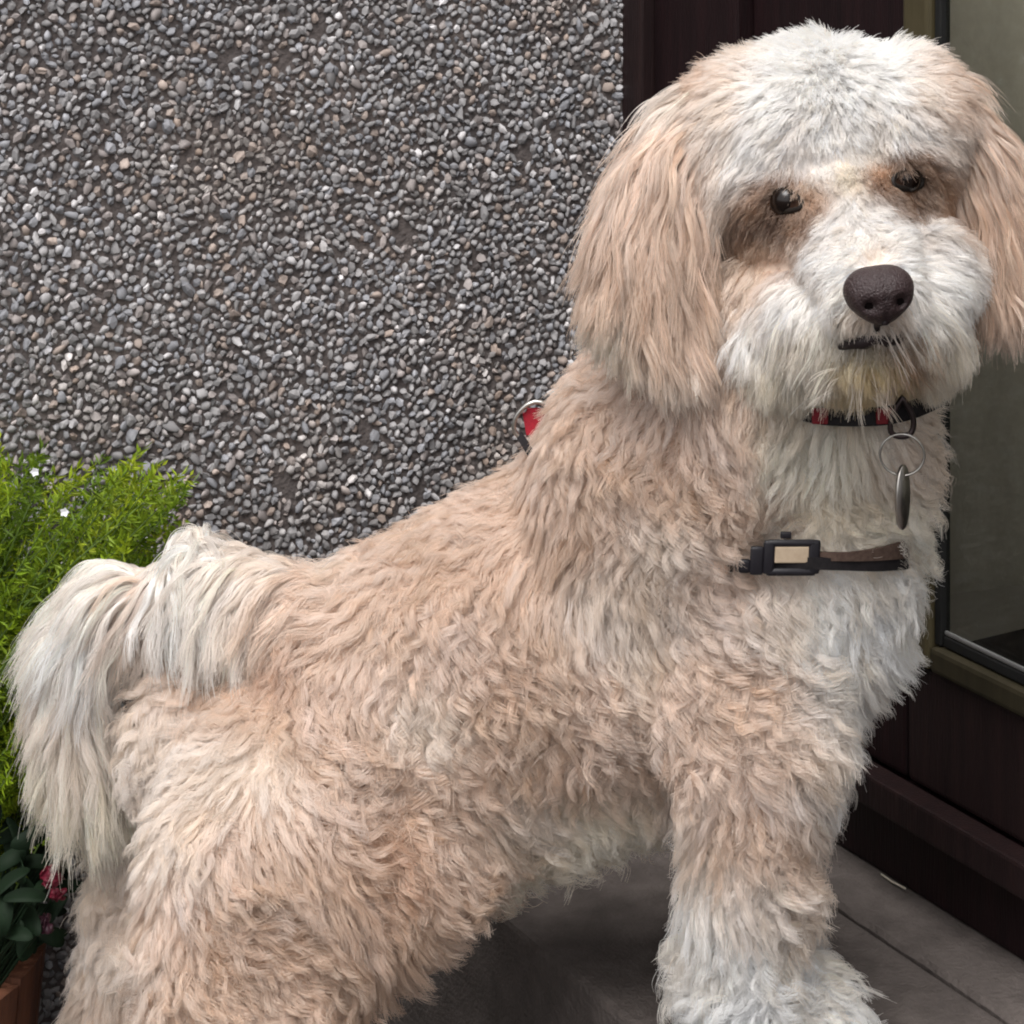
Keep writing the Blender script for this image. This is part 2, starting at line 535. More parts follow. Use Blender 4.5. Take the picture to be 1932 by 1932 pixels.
HEAD += [(1500, 630, 1.645, 118, 1.0), (1600, 640, 1.63, 110, 1.0), (1712, 620, 1.64, 108, 1.0), (1755, 462, 1.635, 60, 1.0)]
EAR_A = chain([(1345, 240, 1.68, 80, .6), (1280, 320, 1.662, 84, .4), (1232, 430, 1.648, 86, .3), (1226, 520, 1.638, 78, .3), (1250, 590, 1.63, 56, .3)], 6)
EAR_B = chain([(1755, 200, 1.68, 66, .6), (1830, 280, 1.675, 62, .4), (1872, 390, 1.67, 58, .3), (1880, 490, 1.665, 48, .3)], 6)
TAIL = chain([(600, 1190, 1.79, 90, .9), (520, 1130, 1.79, 62, 1.0), (420, 1092, 1.79, 46, 1.0), (340, 1080, 1.795, 38, 1.0), (285, 1112, 1.80, 30, 1.0), (225, 1112, 1.805, 34, 1.0), (170, 1160, 1.81, 36, 1.0), (145, 1260, 1.815, 34, 1.0), (145, 1360, 1.815, 32, 1.0), (160, 1450, 1.815, 26, 1.0)], 6)

def prim_mesh(prims, voxel, smooth, grow=1.0):
    bm = bmesh.new()
    for (x, y, Y, r, sq) in prims:
        R = mm(r, Y) * grow
        M = Matrix.Translation(P(x, y, Y)) @ Matrix.Diagonal((R, R * sq, R, 1))
        bmesh.ops.create_icosphere(bm, subdivisions=3, radius=1.0, matrix=M)
    me = bpy.data.meshes.new('skin_source')
    bm.to_mesh(me)
    bm.free()
    o = bpy.data.objects.new('skin_source', me)
    COL.objects.link(o)
    md = o.modifiers.new('r', 'REMESH')
    md.mode = 'VOXEL'
    md.voxel_size = voxel
    sm = o.modifiers.new('s', 'SMOOTH')
    sm.iterations = smooth
    sm.factor = 0.5
    dg = bpy.context.evaluated_depsgraph_get()
    out = bpy.data.meshes.new_from_object(o.evaluated_get(dg))
    bpy.data.objects.remove(o)
    bpy.data.meshes.remove(me)
    return out

dog_foot = Vector((P(1000, 1500, 1.78).x, 1.78, LOW))
dog = thing('dog', 'fluffy cream and tan dog with a white face standing by the door', 'dog', dog_foot)
skin, t, b = new_mat('dog undercoat')
at = t.nodes.new('ShaderNodeAttribute')
at.attribute_name = 'tint'
t.links.new(at.outputs['Color'], b.inputs['Base Color'])
b.inputs['Roughness'].default_value = 0.9
b.inputs['Specular IOR Level'].default_value = 0.05
body_me = prim_mesh(TORSO + NECK + LEGS + HEAD + EAR_A + EAR_B + TAIL, 0.0065, 10)
body_me.name = 'body'
body_me.polygons.foreach_set('use_smooth', np.ones(len(body_me.polygons), dtype=bool))
body_me.materials.clear()
body = link('body', body_me, dog, skin)
bvh = BVHTree.FromPolygons([v.co.copy() for v in body_me.vertices], [tuple(p.vertices) for p in body_me.polygons])
CAMP = Vector((0, 0, CAM_Z))

def skin_at(x, y, out=0.0):
    """point on the dog's skin seen at (x, y), moved 'out' metres towards the viewer's side along the ray"""
    d = (P(x, y, 1.0) - CAMP).normalized()
    h, nrm, _, _ = bvh.ray_cast(CAMP, d)
    if h is None:
        h, nrm = P(x, y, 1.75), -d
    return h - d * out, nrm

# ------------------------------------------------------------------ the dog: hair
T_ = (0.655, 0.468, 0.352)      # tan
L_ = (0.755, 0.575, 0.462)      # light tan
PL = (0.85, 0.735, 0.64)       # pale
W_ = (0.95, 0.925, 0.90)      # white
C_ = (0.87, 0.795, 0.67)       # cream
D_ = (0.52, 0.325, 0.225)        # deep tan
B_ = (0.04, 0.014, 0.006)      # brown stain by the eyes
BB = (0.45, 0.235, 0.125)       # lighter brown stain
BT = (0.70, 0.50, 0.37)        # fading stain
Y_ = (0.77, 0.61, 0.34)        # yellowed chin
K_ = (0.02, 0.013, 0.013)      # black lips
TW = (0.92, 0.835, 0.765)      # tail, warm white
# guide: x, y, dx, dy (direction on the grid, y down), lift in degrees, length mm, gravity, colour
COAT = [
 (600, 1045, -1, .1, 25, 34, .2, PL), (720, 985, -1, .35, 22, 32, .2, L_), (850, 905, -.9, .45, 22, 32, .2, L_), (960, 840, -.8, .5, 25, 34, .2, L_),
 (1050, 720, -.7, .7, 28, 36, .3, L_), (1120, 800, -.6, .8, 28, 36, .3, L_), (1200, 760, -.4, .9, 28, 36, .3, L_), (1350, 780, 0, 1, 25, 36, .3, L_),
 (1250, 870, -.4, .9, 32, 34, .3, T_), (1380, 900, .3, 1, 36, 32, .3, T_), (1440, 930, .3, 1, 36, 32, .3, T_), (1470, 850, .2, 1, 30, 34, .3, C_), (1560, 850, .2, 1, 25, 34, .3, C_), (1700, 850, .4, .9, 25, 36, .4, PL),
 (1550, 960, .2, 1, 25, 34, .3, C_), (1680, 960, .3, 1, 25, 34, .3, C_), (1480, 1000, .1, 1, 30, 34, .3, PL), (1250, 1000, .2, 1, 34, 34, .3, PL), (1350, 1060, .5, .8, 34, 34, .3, L_),
 (1450, 1140, .2, 1, 32, 34, .3, PL), (1550, 1130, .3, .9, 28, 38, .3, W_), (1680, 1120, .5, .9, 28, 38, .3, W_), (1550, 1250, .4, .9, 30, 40, .3, W_), (1700, 1230, .6, .8, 32, 40, .3, W_), (1620, 1380, .7, .8, 35, 42, .4, W_),
 (1000, 950, -.7, .7, 22, 32, .2, T_), (850, 1050, -.8, .5, 22, 32, .2, T_), (700, 1130, -.9, .4, 26, 34, .2, L_), (1000, 1080, -.4, .9, 26, 34, .2, T_), (1120, 1000, -.2, 1, 30, 34, .3, T_),
 (1130, 1080, .6, .8, 34, 36, .3, PL), (1200, 1180, .4, .9, 34, 36, .3, PL), (820, 1180, -.3, 1, 30, 36, .3, L_), (950, 1230, .3, .9, 32, 36, .3, T_), (1100, 1280, .2, 1, 32, 34, .3, L_),
 (700, 1260, .2, 1, 32, 36, .3, L_), (800, 1330, .6, .8, 32, 36, .3, PL), (930, 1400, -.2, 1, 26, 32, .3, T_), (1080, 1420, .4, .9, 28, 34, .3, T_), (1190, 1400, .3, 1, 26, 32, .3, L_),
 (560, 1150, -.4, .9, 26, 34, .3, T_), (520, 1220, -.4, .9, 28, 36, .3, D_), (600, 1330, .2, 1, 32, 38, .3, L_), (450, 1320, -.4, .9, 30, 36, .3, T_), (360, 1400, -.5, .9, 30, 36, .3, PL),
 (480, 1440, -.2, 1, 34, 38, .3, PL), (620, 1460, .3, .9, 34, 38, .3, L_), (760, 1450, .5, .9, 32, 38, .3, L_), (850, 1480, .6, .8, 30, 38, .3, T_), (950, 1530, .7, .7, 30, 40, .3, PL), (1100, 1540, .7, .7, 28, 40, .3, C_), (1200, 1560, .3, 1, 26, 40, .4, C_), (1000, 1640, .6, .8, 28, 42, .4, C_), (900, 1640, .6, .8, 28, 40, .3, T_),
 (260, 1520, -.9, .5, 28, 36, .3, PL), (320, 1560, .6, .5, 30, 36, .3, PL), (240, 1660, -.9, .4, 28, 36, .3, PL), (330, 1700, .8, .5, 30, 36, .3, L_), (470, 1620, .8, .5, 30, 36, .3, T_), (600, 1600, .7, .7, 30, 36, .3, T_), (720, 1600, .6, .7, 34, 38, .3, D_),
 (150, 1720, -.9, .5, 28, 34, .3, PL), (250, 1800, .3, .9, 28, 36, .3, PL), (400, 1800, .8, .6, 30, 36, .3, T_), (550, 1760, .8, .5, 30, 36, .3, T_), (700, 1720, .7, .7, 30, 38, .3, T_), (800, 1760, .8, .6, 32, 40, .3, T_),
 (120, 1880, -.8, .5, 28, 34, .3, PL), (250, 1920, 0, 1, 28, 34, .3, L_), (420, 1910, .6, .8, 30, 36, .3, L_), (600, 1890, .7, .6, 32, 36, .3, T_), (720, 1860, .7, .7, 34, 40, .3, T_), (400, 2200, 0, 1, 30, 36, .3, PL),
 (1290, 1250, 0, 1, 34, 36, .3, L_), (1400, 1250, .2, 1, 36, 36, .3, L_), (1300, 1400, -.1, 1, 32, 38, .3, L_), (1420, 1400, .1, 1, 34, 38, .3, L_), (1520, 1400, .4, .9, 32, 40, .3, PL), (1600, 1480, .7, .8, 34, 46, .4, W_),
 (1270, 1540, -.4, .9, 34, 36, .3, PL), (1390, 1540, 0, 1, 34, 38, .3, L_), (1490, 1560, .2, 1, 32, 40, .3, L_), (1560, 1560, .6, .9, 32, 44, .4, PL),
 (1290, 1680, -.5, .9, 34, 36, .3, W_), (1400, 1680, 0, 1, 32, 38, .3, PL), (1510, 1690, .3, 1, 30, 38, .3, PL), (1290, 1800, -.9, .5, 44, 54, .4, W_), (1400, 1790, 0, 1, 34, 38, .3, W_), (1520, 1800, .6, .8, 36, 38, .3, W_),
 (1320, 1900, -.6, .8, 36, 38, .4, W_), (1430, 1910, 0, 1, 34, 36, .4, W_), (1550, 1890, .9, .5, 36, 50, .6, W_),
]
FACE = [
 (1320, 110, -.4, -1, 45, 30, .0, L_), (1350, 150, -.5, -.5, 40, 30, .4, L_), (1420, 95, -.3, -.9, 58, 24, .1, PL), (1500, 40, -.1, -1, 54, 20, .1, W_), (1560, 30, 0, -1, 50, 15, .1, W_), (1620, 34, .1, -1, 52, 18, .1, W_), (1530, 85, -.2, 1, 64, 18, .1, W_), (1610, 82, .1, 1, 64, 18, .1, W_), (1690, 70, .2, -1, 56, 24, .1, W_), (1750, 95, .6, -.5, 50, 24, .2, PL), (1500, 125, -.5, .6, 66, 18, .0, W_), (1570, 120, -.1, .8, 66, 18, .0, W_), (1650, 120, .4, .6, 66, 18, .0, W_), (1770, 120, .7, -.3, 40, 28, .5, L_),
 (1400, 200, -.9, .3, 36, 30, .5, PL), (1470, 190, -.7, .6, 46, 22, .2, W_), (1540, 180, -.2, 1, 52, 19, .0, W_), (1600, 180, .1, 1, 52, 19, .0, W_), (1660, 175, .5, .8, 48, 20, .1, W_), (1770, 190, .8, .5, 32, 32, .5, L_), (1720, 180, .6, .2, 42, 28, .3, PL),
 (1340, 300, -.4, .9, 26, 48, .8, L_), (1390, 300, -.4, .9, 30, 54, .8, PL), (1370, 360, -.25, 1, 30, 62, .8, PL), (1420, 280, -.5, .8, 30, 34, .5, W_), (1450, 260, -.6, .6, 40, 26, .2, W_), (1560, 250, -.05, 1, 38, 15, .0, W_), (1620, 250, .1, 1, 38, 15, .0, W_), (1690, 240, .5, .5, 42, 22, .1, W_), (1770, 270, .6, .8, 28, 32, .4, PL), (1810, 320, .4, .9, 24, 36, .5, L_),
 (1350, 430, -.15, 1, 30, 66, .7, PL), (1360, 500, -.05, 1, 28, 60, .7, L_), (1400, 350, -.6, .8, 28, 30, .3, PL), (1440, 310, -.7, .5, 26, 18, .1, W_), (1480, 305, -.6, .5, 26, 14, .0, W_), (1545, 320, -.3, .8, 26, 12, .0, W_), (1600, 330, 0, 1, 24, 12, .0, C_), (1655, 285, .4, .6, 26, 12, .0, C_), (1725, 258, .7, .4, 26, 15, .0, W_),
 (1532, 372, .2, .8, 12, 8, 0, BT), (1425, 378, -.6, .8, 18, 14, .1, BB), (1480, 348, -.3, .6, 26, 10, 0, B_), (1524, 350, .1, .6, 22, 8, 0, C_), (1410, 415, -.4, .9, 14, 18, .2, B_), (1450, 415, -.3, 1, 12, 12, .1, B_), (1500, 418, 0, 1, 10, 8, .1, BB), (1440, 455, -.4, 1, 14, 20, .3, BT), (1392, 465, -.3, 1, 18, 26, .3, BB), (1378, 520, -.2, 1, 18, 28, .3, BT), (1480, 470, -.4, 1, 16, 20, .2, L_), (1450, 510, -.4, 1, 18, 28, .3, L_),
 (1670, 316, .1, 1, 12, 8, 0, BT), (1710, 305, .3, .5, 26, 9, 0, B_), (1752, 325, .6, .7, 16, 12, .1, B_), (1720, 378, .3, .9, 10, 8, .1, BB), (1785, 375, .5, .9, 14, 20, .2, BB), (1815, 430, .4, 1, 14, 28, .3, BT), (1750, 372, .5, .8, 12, 12, .1, BT),
 (1600, 385, 0, 1, 26, 14, 0, W_), (1570, 420, -.6, .6, 26, 18, .1, W_), (1640, 400, .5, .6, 26, 16, .1, W_), (1625, 460, 0, .2, 42, 14, 0, W_), (1550, 480, -.8, .5, 32, 24, .2, W_), (1690, 440, .7, .0, 40, 20, .1, W_), (1750, 420, .8, -.1, 42, 24, .2, W_), (1800, 460, .9, .3, 36, 28, .4, W_),
 (1600, 500, -.8, .3, 32, 16, .1, W_), (1650, 488, 0, -.5, 36, 9, 0, PL), (1700, 500, .8, .2, 34, 16, .1, W_), (1780, 520, .9, .5, 32, 30, .5, W_), (1500, 560, -.7, .8, 30, 34, .5, W_),
 (1570, 570, -.8, .7, 26, 30, .7, W_), (1740, 580, .8, .7, 28, 32, .7, W_), (1590, 620, -.6, .9, 24, 32, .8, C_), (1730, 630, .6, .9, 24, 34, .8, C_),
 (1420, 600, -.3, 1, 24, 40, .6, W_), (1450, 680, -.2, 1, 22, 38, .6, C_), (1540, 680, -.1, 1, 22, 34, .7, W_), (1380, 580, -.3, 1, 24, 40, .6, L_), (1480, 720, -.1, 1, 20, 30, .6, C_),
 (1820, 560, .5, .9, 24, 28, .7, W_), (1790, 640, .3, 1, 22, 30, .7, C_), (1610, 612, -.3, 1, 18, 13, .3, PL), (1650, 622, 0, 1, 18, 11, .3, PL), (1606, 640, -.3, 1, 16, 9, .2, K_), (1640, 650, 0, 1, 16, 8, .2, K_), (1690, 640, .3, 1, 16, 9, .2, K_), (1695, 608, .3, 1, 18, 13, .3, PL), (1590, 690, -.2, 1, 22, 24, .4, Y_), (1560, 700, -.2, 1, 22, 26, .4, Y_), (1640, 690, 0, 1, 22, 22, .4, Y_), (1690, 695, .1, 1, 22, 22, .4, Y_), (1715, 660, .3, 1, 20, 24, .6, BB), (1650, 730, 0, 1, 20, 20, .4, Y_), (1560, 735, 0, 1, 20, 28, .5, C_), (1760, 710, .3, 1, 22, 30, .5, C_),
]
for ex, ey in ((1486, 380), (1712, 338)):
    for k in range(10):
        a = 2 * math.pi * k / 10
        FACE.append((ex + 36 * math.cos(a), ey + 27 * math.sin(a), math.cos(a) * .8, math.sin(a) * .7 + .3, 18, 8, .1, B_ if (math.cos(a) * (1 if ex > 1600 else -1) > -.5 or math.sin(a) > .3) else BB))
        if math.cos(a) * (1 if ex > 1600 else -1) > -.2:
            FACE.append((ex + 60 * math.cos(a), ey + 46 * math.sin(a), math.cos(a) * .8, math.sin(a) * .7 + .3, 20, 9, .1, B_ if math.sin(a) > 0.2 and math.cos(a) * (1 if ex > 1600 else -1) > 0 else BB))
        if math.sin(a) < -.3:
            FACE.append((ex + 48 * math.cos(a), ey + 47 * math.sin(a), math.cos(a) * .7, .5, 26, 11, .1, BB))
            FACE.append((ex + 74 * math.cos(a), ey + 80 * math.sin(a), math.cos(a) * .7, .5, 28, 13, .1, W_))
EARA = [
 (1380, 160, -.7, .3, 22, 50, 1.0, L_), (1330, 170, -.7, .5, 18, 60, 1.0, PL), (1300, 240, -.6, .9, 16, 75, .9, L_), (1200, 300, -.5, .9, 20, 80, .9, L_), (1280, 330, -.3, 1, 18, 85, .8, T_), (1350, 330, -.25, 1, 18, 70, .8, L_),
 (1160, 420, -.3, 1, 20, 80, .8, T_), (1230, 430, -.1, 1, 16, 85, .8, T_), (1300, 440, -.1, 1, 16, 80, .7, T_), (1160, 540, -.15, 1, 20, 62, .8, C_), (1230, 540, .15, 1, 16, 80, .7, T_), (1290, 560, .25, 1, 16, 72, .7, L_), (1250, 620, .4, 1, 16, 66, .7, PL),
]
EARB = [
 (1740, 140, .6, .3, 20, 45, 1.0, PL), (1770, 160, .6, .5, 18, 52, 1.0, L_), (1820, 230, .5, .9, 18, 66, .9, L_), (1880, 300, .4, 1, 18, 76, .9, T_), (1830, 350, .1, 1, 16, 80, .8, T_), (1900, 420, .1, 1, 18, 72, .8, T_), (1850, 450, 0, 1, 18, 72, .8, T_), (1880, 520, 0, 1, 18, 62, .8, L_),
]
TAILG = [
 (590, 1110, -.8, .2, 20, 40, 1.0, L_), (545, 1070, -.9, .0, 26, 54, 1.6, PL), (490, 1055, -.8, -.2, 34, 66, 2.4, PL), (430, 1045, -.5, -.4, 42, 74, 3.0, TW), (375, 1040, -.1, -.5, 46, 78, 3.2, TW), (335, 1050, .2, -.6, 44, 78, 3.2, TW), (430, 1120, 0, .8, 28, 72, 2.0, TW), (350, 1115, .15, .9, 28, 78, 2.2, TW), (520, 1150, -.4, .8, 22, 62, 1.4, T_), (315, 1085, .3, .6, 30, 76, 2.6, W_),
 (285, 1095, -.8, .2, 26, 60, 2.4, L_), (250, 1085, -.8, -.5, 44, 66, 2.4, TW), (205, 1090, -.8, -.5, 46, 66, 2.2, TW), (235, 1140, -.2, .9, 32, 90, 2.0, TW), (190, 1160, -.2, 1, 32, 96, 2.0, W_), (150, 1150, -.9, -.1, 42, 58, 1.6, TW), (120, 1220, -.95, .1, 44, 52, 1.2, TW), (165, 1250, .1, 1, 28, 90, 1.4, PL), (185, 1250, .3, 1, 28, 86, 1.4, TW),
 (110, 1290, -.9, .4, 42, 52, 1.0, PL), (110, 1370, -.6, .9, 36, 62, .8, C_), (150, 1350, .0, 1, 26, 84, 1.0, PL), (180, 1360, .25, 1, 24, 80, 1.0, C_), (130, 1450, -.25, 1, 26, 72, 1.0, C_), (170, 1460, .1, 1, 22, 78, 1.0, C_), (190, 1440, .3, 1, 22, 76, 1.0, C_),
]

hm = bpy.data.materials.new('dog hair')
hm.use_nodes = True
t = hm.node_tree
t.nodes.remove(t.nodes['Principled BSDF'])
at = t.nodes.new('ShaderNodeAttribute')
at.attribute_name = 'hair_color'
df = t.nodes.new('ShaderNodeBsdfDiffuse')
tl = t.nodes.new('ShaderNodeBsdfTranslucent')
gh = t.nodes.new('ShaderNodeBsdfHair')
gh.component = 'Reflection'
gh.inputs['RoughnessU'].default_value = 0.35
gh.inputs['RoughnessV'].default_value = 0.8
gh.inputs['Color'].default_value = (0.9, 0.9, 0.9, 1)
m1 = t.nodes.new('ShaderNodeMixShader')
m1.inputs[0].default_value = 0.55
m2 = t.nodes.new('ShaderNodeMixShader')
m2.inputs[0].default_value = 0.04
t.links.new(at.outputs['Color'], df.inputs['Color'])
t.links.new(at.outputs['Color'], tl.inputs['Color'])
t.links.new(df.outputs[0], m1.inputs[1])
t.links.new(tl.outputs[0], m1.inputs[2])
t.links.new(m1.outputs[0], m2.inputs[1])
t.links.new(gh.outputs[0], m2.inputs[2])
hb = t.nodes.new('ShaderNodeBsdfHairPrincipled')
hb.parametrization = 'COLOR'
hb.inputs['Roughness'].default_value = 0.6
hb.inputs['Radial Roughness'].default_value = 0.85
t.links.new(at.outputs['Color'], hb.inputs['Color'])
m3 = t.nodes.new('ShaderNodeMixShader')
m3.inputs[0].default_value = 0.5
t.links.new(m2.outputs[0], m3.inputs[1])
t.links.new(hb.outputs[0], m3.inputs[2])
t.links.new(m3.outputs[0], t.nodes['Material Output'].inputs['Surface'])

def inside(pts, prims, shrink):
    """True where a point lies well inside one of the primitives"""
    r_ = np.zeros(len(pts), dtype=bool)
    for (x, y, Y, r, sq) in prims:
        c = np.array(P(x, y, Y))
        R = mm(r, Y) * shrink
        d = (pts - c) / np.array((R, R * sq, R))
        r_ |= (d * d).sum(1) < 1
    return r_

def nrmz(v):
    return v / np.maximum(np.linalg.norm(v, axis=-1, keepdims=True), 1e-9)

def grow(name, prims, others, guides, n_hair, n_clump, parent, keys=8, tight=0.75, wave=0.002, wavelen=0.018, frizz=0.0012,
         radius=0.00028, voxel=0.006, smooth=6, soft=45.0, dnoise=0.5, dfreq=28.0, reject=None, lenmod=None, stray=0.05, hide_low=True, shade_var=0.10, patch=0.0, wavemod=None):
    me = prim_mesh(prims, voxel, smooth)
    me.calc_loop_triangles()
    tri = np.zeros(len(me.loop_triangles) * 3, dtype=np.int32)
    me.loop_triangles.foreach_get('vertices', tri)
    tri = tri.reshape(-1, 3)
    co = np.zeros(len(me.vertices) * 3)
    me.vertices.foreach_get('co', co)
    co = co.reshape(-1, 3)
    vn = np.zeros(len(me.vertices) * 3)
    me.vertex_normals.foreach_get('vector', vn)
    vn = vn.reshape(-1, 3)
    bpy.data.meshes.remove(me)
    a, b_, c = co[tri[:, 0]], co[tri[:, 1]], co[tri[:, 2]]
    cr = np.cross(b_ - a, c - a)
    area = np.linalg.norm(cr, axis=1) / 2
    cen = (a + b_ + c) / 3
    face = ((np.array(CAMP) - cen) * cr).sum(1) / np.maximum(np.linalg.norm(cr, axis=1) * np.linalg.norm(np.array(CAMP) - cen, axis=1), 1e-9)
    wgt = area * np.where(face > -0.35, 1.0, 0.3)
    cx, cy = toPx(cen)
    wgt *= np.where((cy > 2060) | (cx < -150), 0.3, 1.0)          # far outside the picture: thinner coat
    idx = RNG.choice(len(tri), size=int(n_hair * 1.0), p=wgt / wgt.sum())
    r1, r2 = np.sqrt(RNG.random(len(idx))), RNG.random(len(idx))
    wa, wb, wc = 1 - r1, r1 * (1 - r2), r1 * r2
    p = a[idx] * wa[:, None] + b_[idx] * wb[:, None] + c[idx] * wc[:, None]
    nn = nrmz(vn[tri[idx, 0]] * wa[:, None] + vn[tri[idx, 1]] * wb[:, None] + vn[tri[idx, 2]] * wc[:, None])
    keep = ~inside(p, others, 0.93) & (p[:, 2] > np.where(p[:, 0] > 0.05, 0.004, LOW + 0.004))
    if reject is not None:
        keep &= ~reject(p, nn)
    p, nn = p[keep], nn[keep]
    N = len(p)
    # clump centres
    cid = RNG.choice(N, size=min(n_clump, N), replace=False)
    kd = kdtree.KDTree(len(cid))
    for k, i in enumerate(cid):
        kd.insert(p[i], k)
    kd.balance()
    own = np.fromiter((kd.find(q)[1] for q in p), dtype=np.int32, count=N)
    pc, ncl = p[cid], nn[cid]
    M = len(cid)
    # guide values at the clump centres
    G = np.array([(g_[0], g_[1], g_[2], g_[3], g_[4], g_[5], g_[6], *g_[7]) for g_ in guides])
    def lookup(q):
        x, y = toPx(q)
        d2 = (x[:, None] - G[None, :, 0]) ** 2 + (y[:, None] - G[None, :, 1]) ** 2
        w_ = 1 / (d2 + soft ** 2) ** 2
        w_ /= w_.sum(1, keepdims=True)
        return w_ @ G
    gv = lookup(pc)
    d = np.stack([gv[:, 2], np.zeros(M), -gv[:, 3]], 1)
    nz = np.array([tuple(noise.noise_vector(Vector(q) * dfreq)) for q in pc]) * dnoise * 1.6
    d = nrmz(d) + nz
    d = nrmz(d - (d * ncl).sum(1, keepdims=True) * ncl)
    side = np.cross(ncl, d)
    lift = np.radians(gv[:, 4] + RNG.normal(0, 8, M))
    ln = gv[:, 5] * 0.001 * RNG.uniform(0.85, 1.12, M)
    if lenmod is not None:
        ln *= lenmod(pc)
    grav = gv[:, 6]
    tt = np.linspace(0, 1, keys)
    cur = np.zeros((M, keys, 3))
    pos = np.zeros((M, 3))
    for i in range(1, keys):
        s = tt[i] - 0.5 / (keys - 1)
        l_ = lift * (1 - 0.55 * s)
        di = d * np.cos(l_)[:, None] + ncl * np.sin(l_)[:, None]
        di[:, 2] -= grav * s
        pos = pos + nrmz(di) * (ln / (keys - 1))[:, None]
        cur[:, i] = pos
    ph = np.array([noise.noise(Vector(q) * 55 + Vector((9, 4, 2))) for q in pc]) * 9 + RNG.uniform(0, 1.6, M)
    wl = wavelen * RNG.uniform(0.85, 1.2, M)
    wa_ = wave * RNG.uniform(0.7, 1.3, M)
    if wavemod is not None:
        wa_ *= wavemod(pc)
    s_mm = ln[:, None] * tt[None, :]
    arg = s_mm / wl[:, None] * 6.283 + ph[:, None]
    env = np.minimum(tt * 2.2, 1.0)[None, :]
    cur += (side[:, None, :] * ((np.sin(arg) - np.sin(ph)[:, None]) * wa_[:, None] * env)[..., None]
            + ncl[:, None, :] * ((np.cos(arg) - np.cos(ph)[:, None]) * wa_[:, None] * env * 0.6)[..., None])
    # every hair follows its clump
    off0 = p - pc[own]
    f = RNG.uniform(0.8, 1.05, N) * np.where(RNG.random(N) < stray, 1.18, 1.0)
    tgt = RNG.uniform(tight - 0.15, min(tight + 0.12, 0.97), N) * np.where(RNG.random(N) < stray * 1.5, 0.2, 1.0)
    H = cur[own] * f[:, None, None] + off0[:, None, :] * (1 - tgt[:, None] * (tt ** 0.75)[None, :])[..., None] + pc[own][:, None, :]
    fz = RNG.normal(0, frizz, (N, 3))
    fz2 = RNG.normal(0, frizz * 0.7, (N, 3))
    H += fz[:, None, :] * (tt ** 1.2)[None, :, None] + fz2[:, None, :] * np.sin(tt * 5.0)[None, :, None] * tt[None, :, None]
    # colours
    hv = lookup(p + nn * 0.0)[:, 7:10]
    cl = 1 + RNG.normal(0, shade_var, M)[own][:, None] + RNG.normal(0, 0.05, N)[:, None]
    big = np.array([noise.noise(Vector(q) * 26) + 0.6 * noise.noise(Vector(q) * 61) for q in pc])
    cl = cl * (1 + patch * big[own][:, None])
    warm = -0.07 * patch / 0.2 * big[own] + RNG.normal(0, 0.016, M)[own]
    hv = np.clip(hv * cl * np.stack([1 + warm, np.ones(N), 1 - warm * 1.4], 1), 0.004, 0.95)
    cu = bpy.data.hair_curves.new(name)
    cu.add_curves([keys] * N)
    cu.attributes['position'].data.foreach_set('vector', H.astype(np.float32).ravel())
    ra = cu.attributes.get('radius') or cu.attributes.new('radius', 'FLOAT', 'POINT')
    rr = (radius * (1 - 0.65 * tt ** 1.5))[None, :] * RNG.uniform(0.7, 1.25, N)[:, None]
    ra.data.foreach_set('value', rr.astype(np.float32).ravel())
    cc = cu.attributes.new('hair_color', 'FLOAT_COLOR', 'CURVE')
    cc.data.foreach_set('color', np.concatenate([hv, np.ones((N, 1))], 1).astype(np.float32).ravel())
    cu.materials.append(hm)
    return link(name, cu, parent)

bco = np.zeros(len(body_me.vertices) * 3)
body_me.vertices.foreach_get('co', bco)
bx, by = toPx(bco.reshape(-1, 3))
GA = np.array([(g_[0], g_[1], *g_[7]) for g_ in COAT + FACE + EARA + EARB + TAILG])
wg = 1 / ((bx[:, None] - GA[None, :, 0]) ** 2 + (by[:, None] - GA[None, :, 1]) ** 2 + 500) ** 2
tn = (wg @ GA[:, 2:5]) / wg.sum(1, keepdims=True) * 0.85
for ex, ey in ((1486, 381), (1712, 339)):
    dk = np.exp(-((((bx - ex) / 40) ** 2 + ((by - ey) / 29) ** 2) ** 2))[:, None]
    tn = tn * (1 - dk) + np.array((0.016, 0.008, 0.006)) * dk
body_me.color_attributes.new('tint', 'FLOAT_COLOR', 'POINT').data.foreach_set('color', np.concatenate([tn, np.ones((len(tn), 1))], 1).ravel())
EYES = [(1486, 382), (1712, 340)]
def face_reject(p, nn):
    x, y = toPx(p)
    r = np.zeros(len(p), dtype=bool)
    front = (nn[:, 1] < 0.3)
    for ex, ey in EYES:
        r |= front & (((x - ex) / 32) ** 2 + ((y - ey) / 21) ** 2 < 1)
    r |= front & (((x - 1658) / 62) ** 2 + ((y - 552) / 54) ** 2 < 1) & (p[:, 1] < 1.56)
    r |= front & (((x - 1650) / 44) ** 2 + ((y - 645) / 9) ** 2 < 1)
    return r

def coat_len(p):
    x, y = toPx(p)
    m = np.ones(len(p))
    # pressed flat under the harness strap and collar
    n_ = np.array([noise.noise(Vector(q) * 15 + Vector((1, 5, 7))) for q in p])
    m *= 1 + 0.3 * n_
    m *= np.clip(0.72 + below_back(p) / 500, 0.72, 1.0)
    m *= np.where((x > 1395) & (x < 1730) & (y > 1005) & (y < 1075), 0.4, 1.0)
    return m

def face_len(p):
    x, y = toPx(p)
    return np.where((y > 400) & (y < 620) & (x > 1440) & (x < 1850), 0.72, 0.9)

BACK = [(300, 1120), (540, 1045), (700, 985), (850, 905), (980, 830), (1060, 700), (1200, 640)]
def below_back(p):
    x, y = toPx(p)
    return y - np.interp(x, [q[0] for q in BACK], [q[1] for q in BACK])

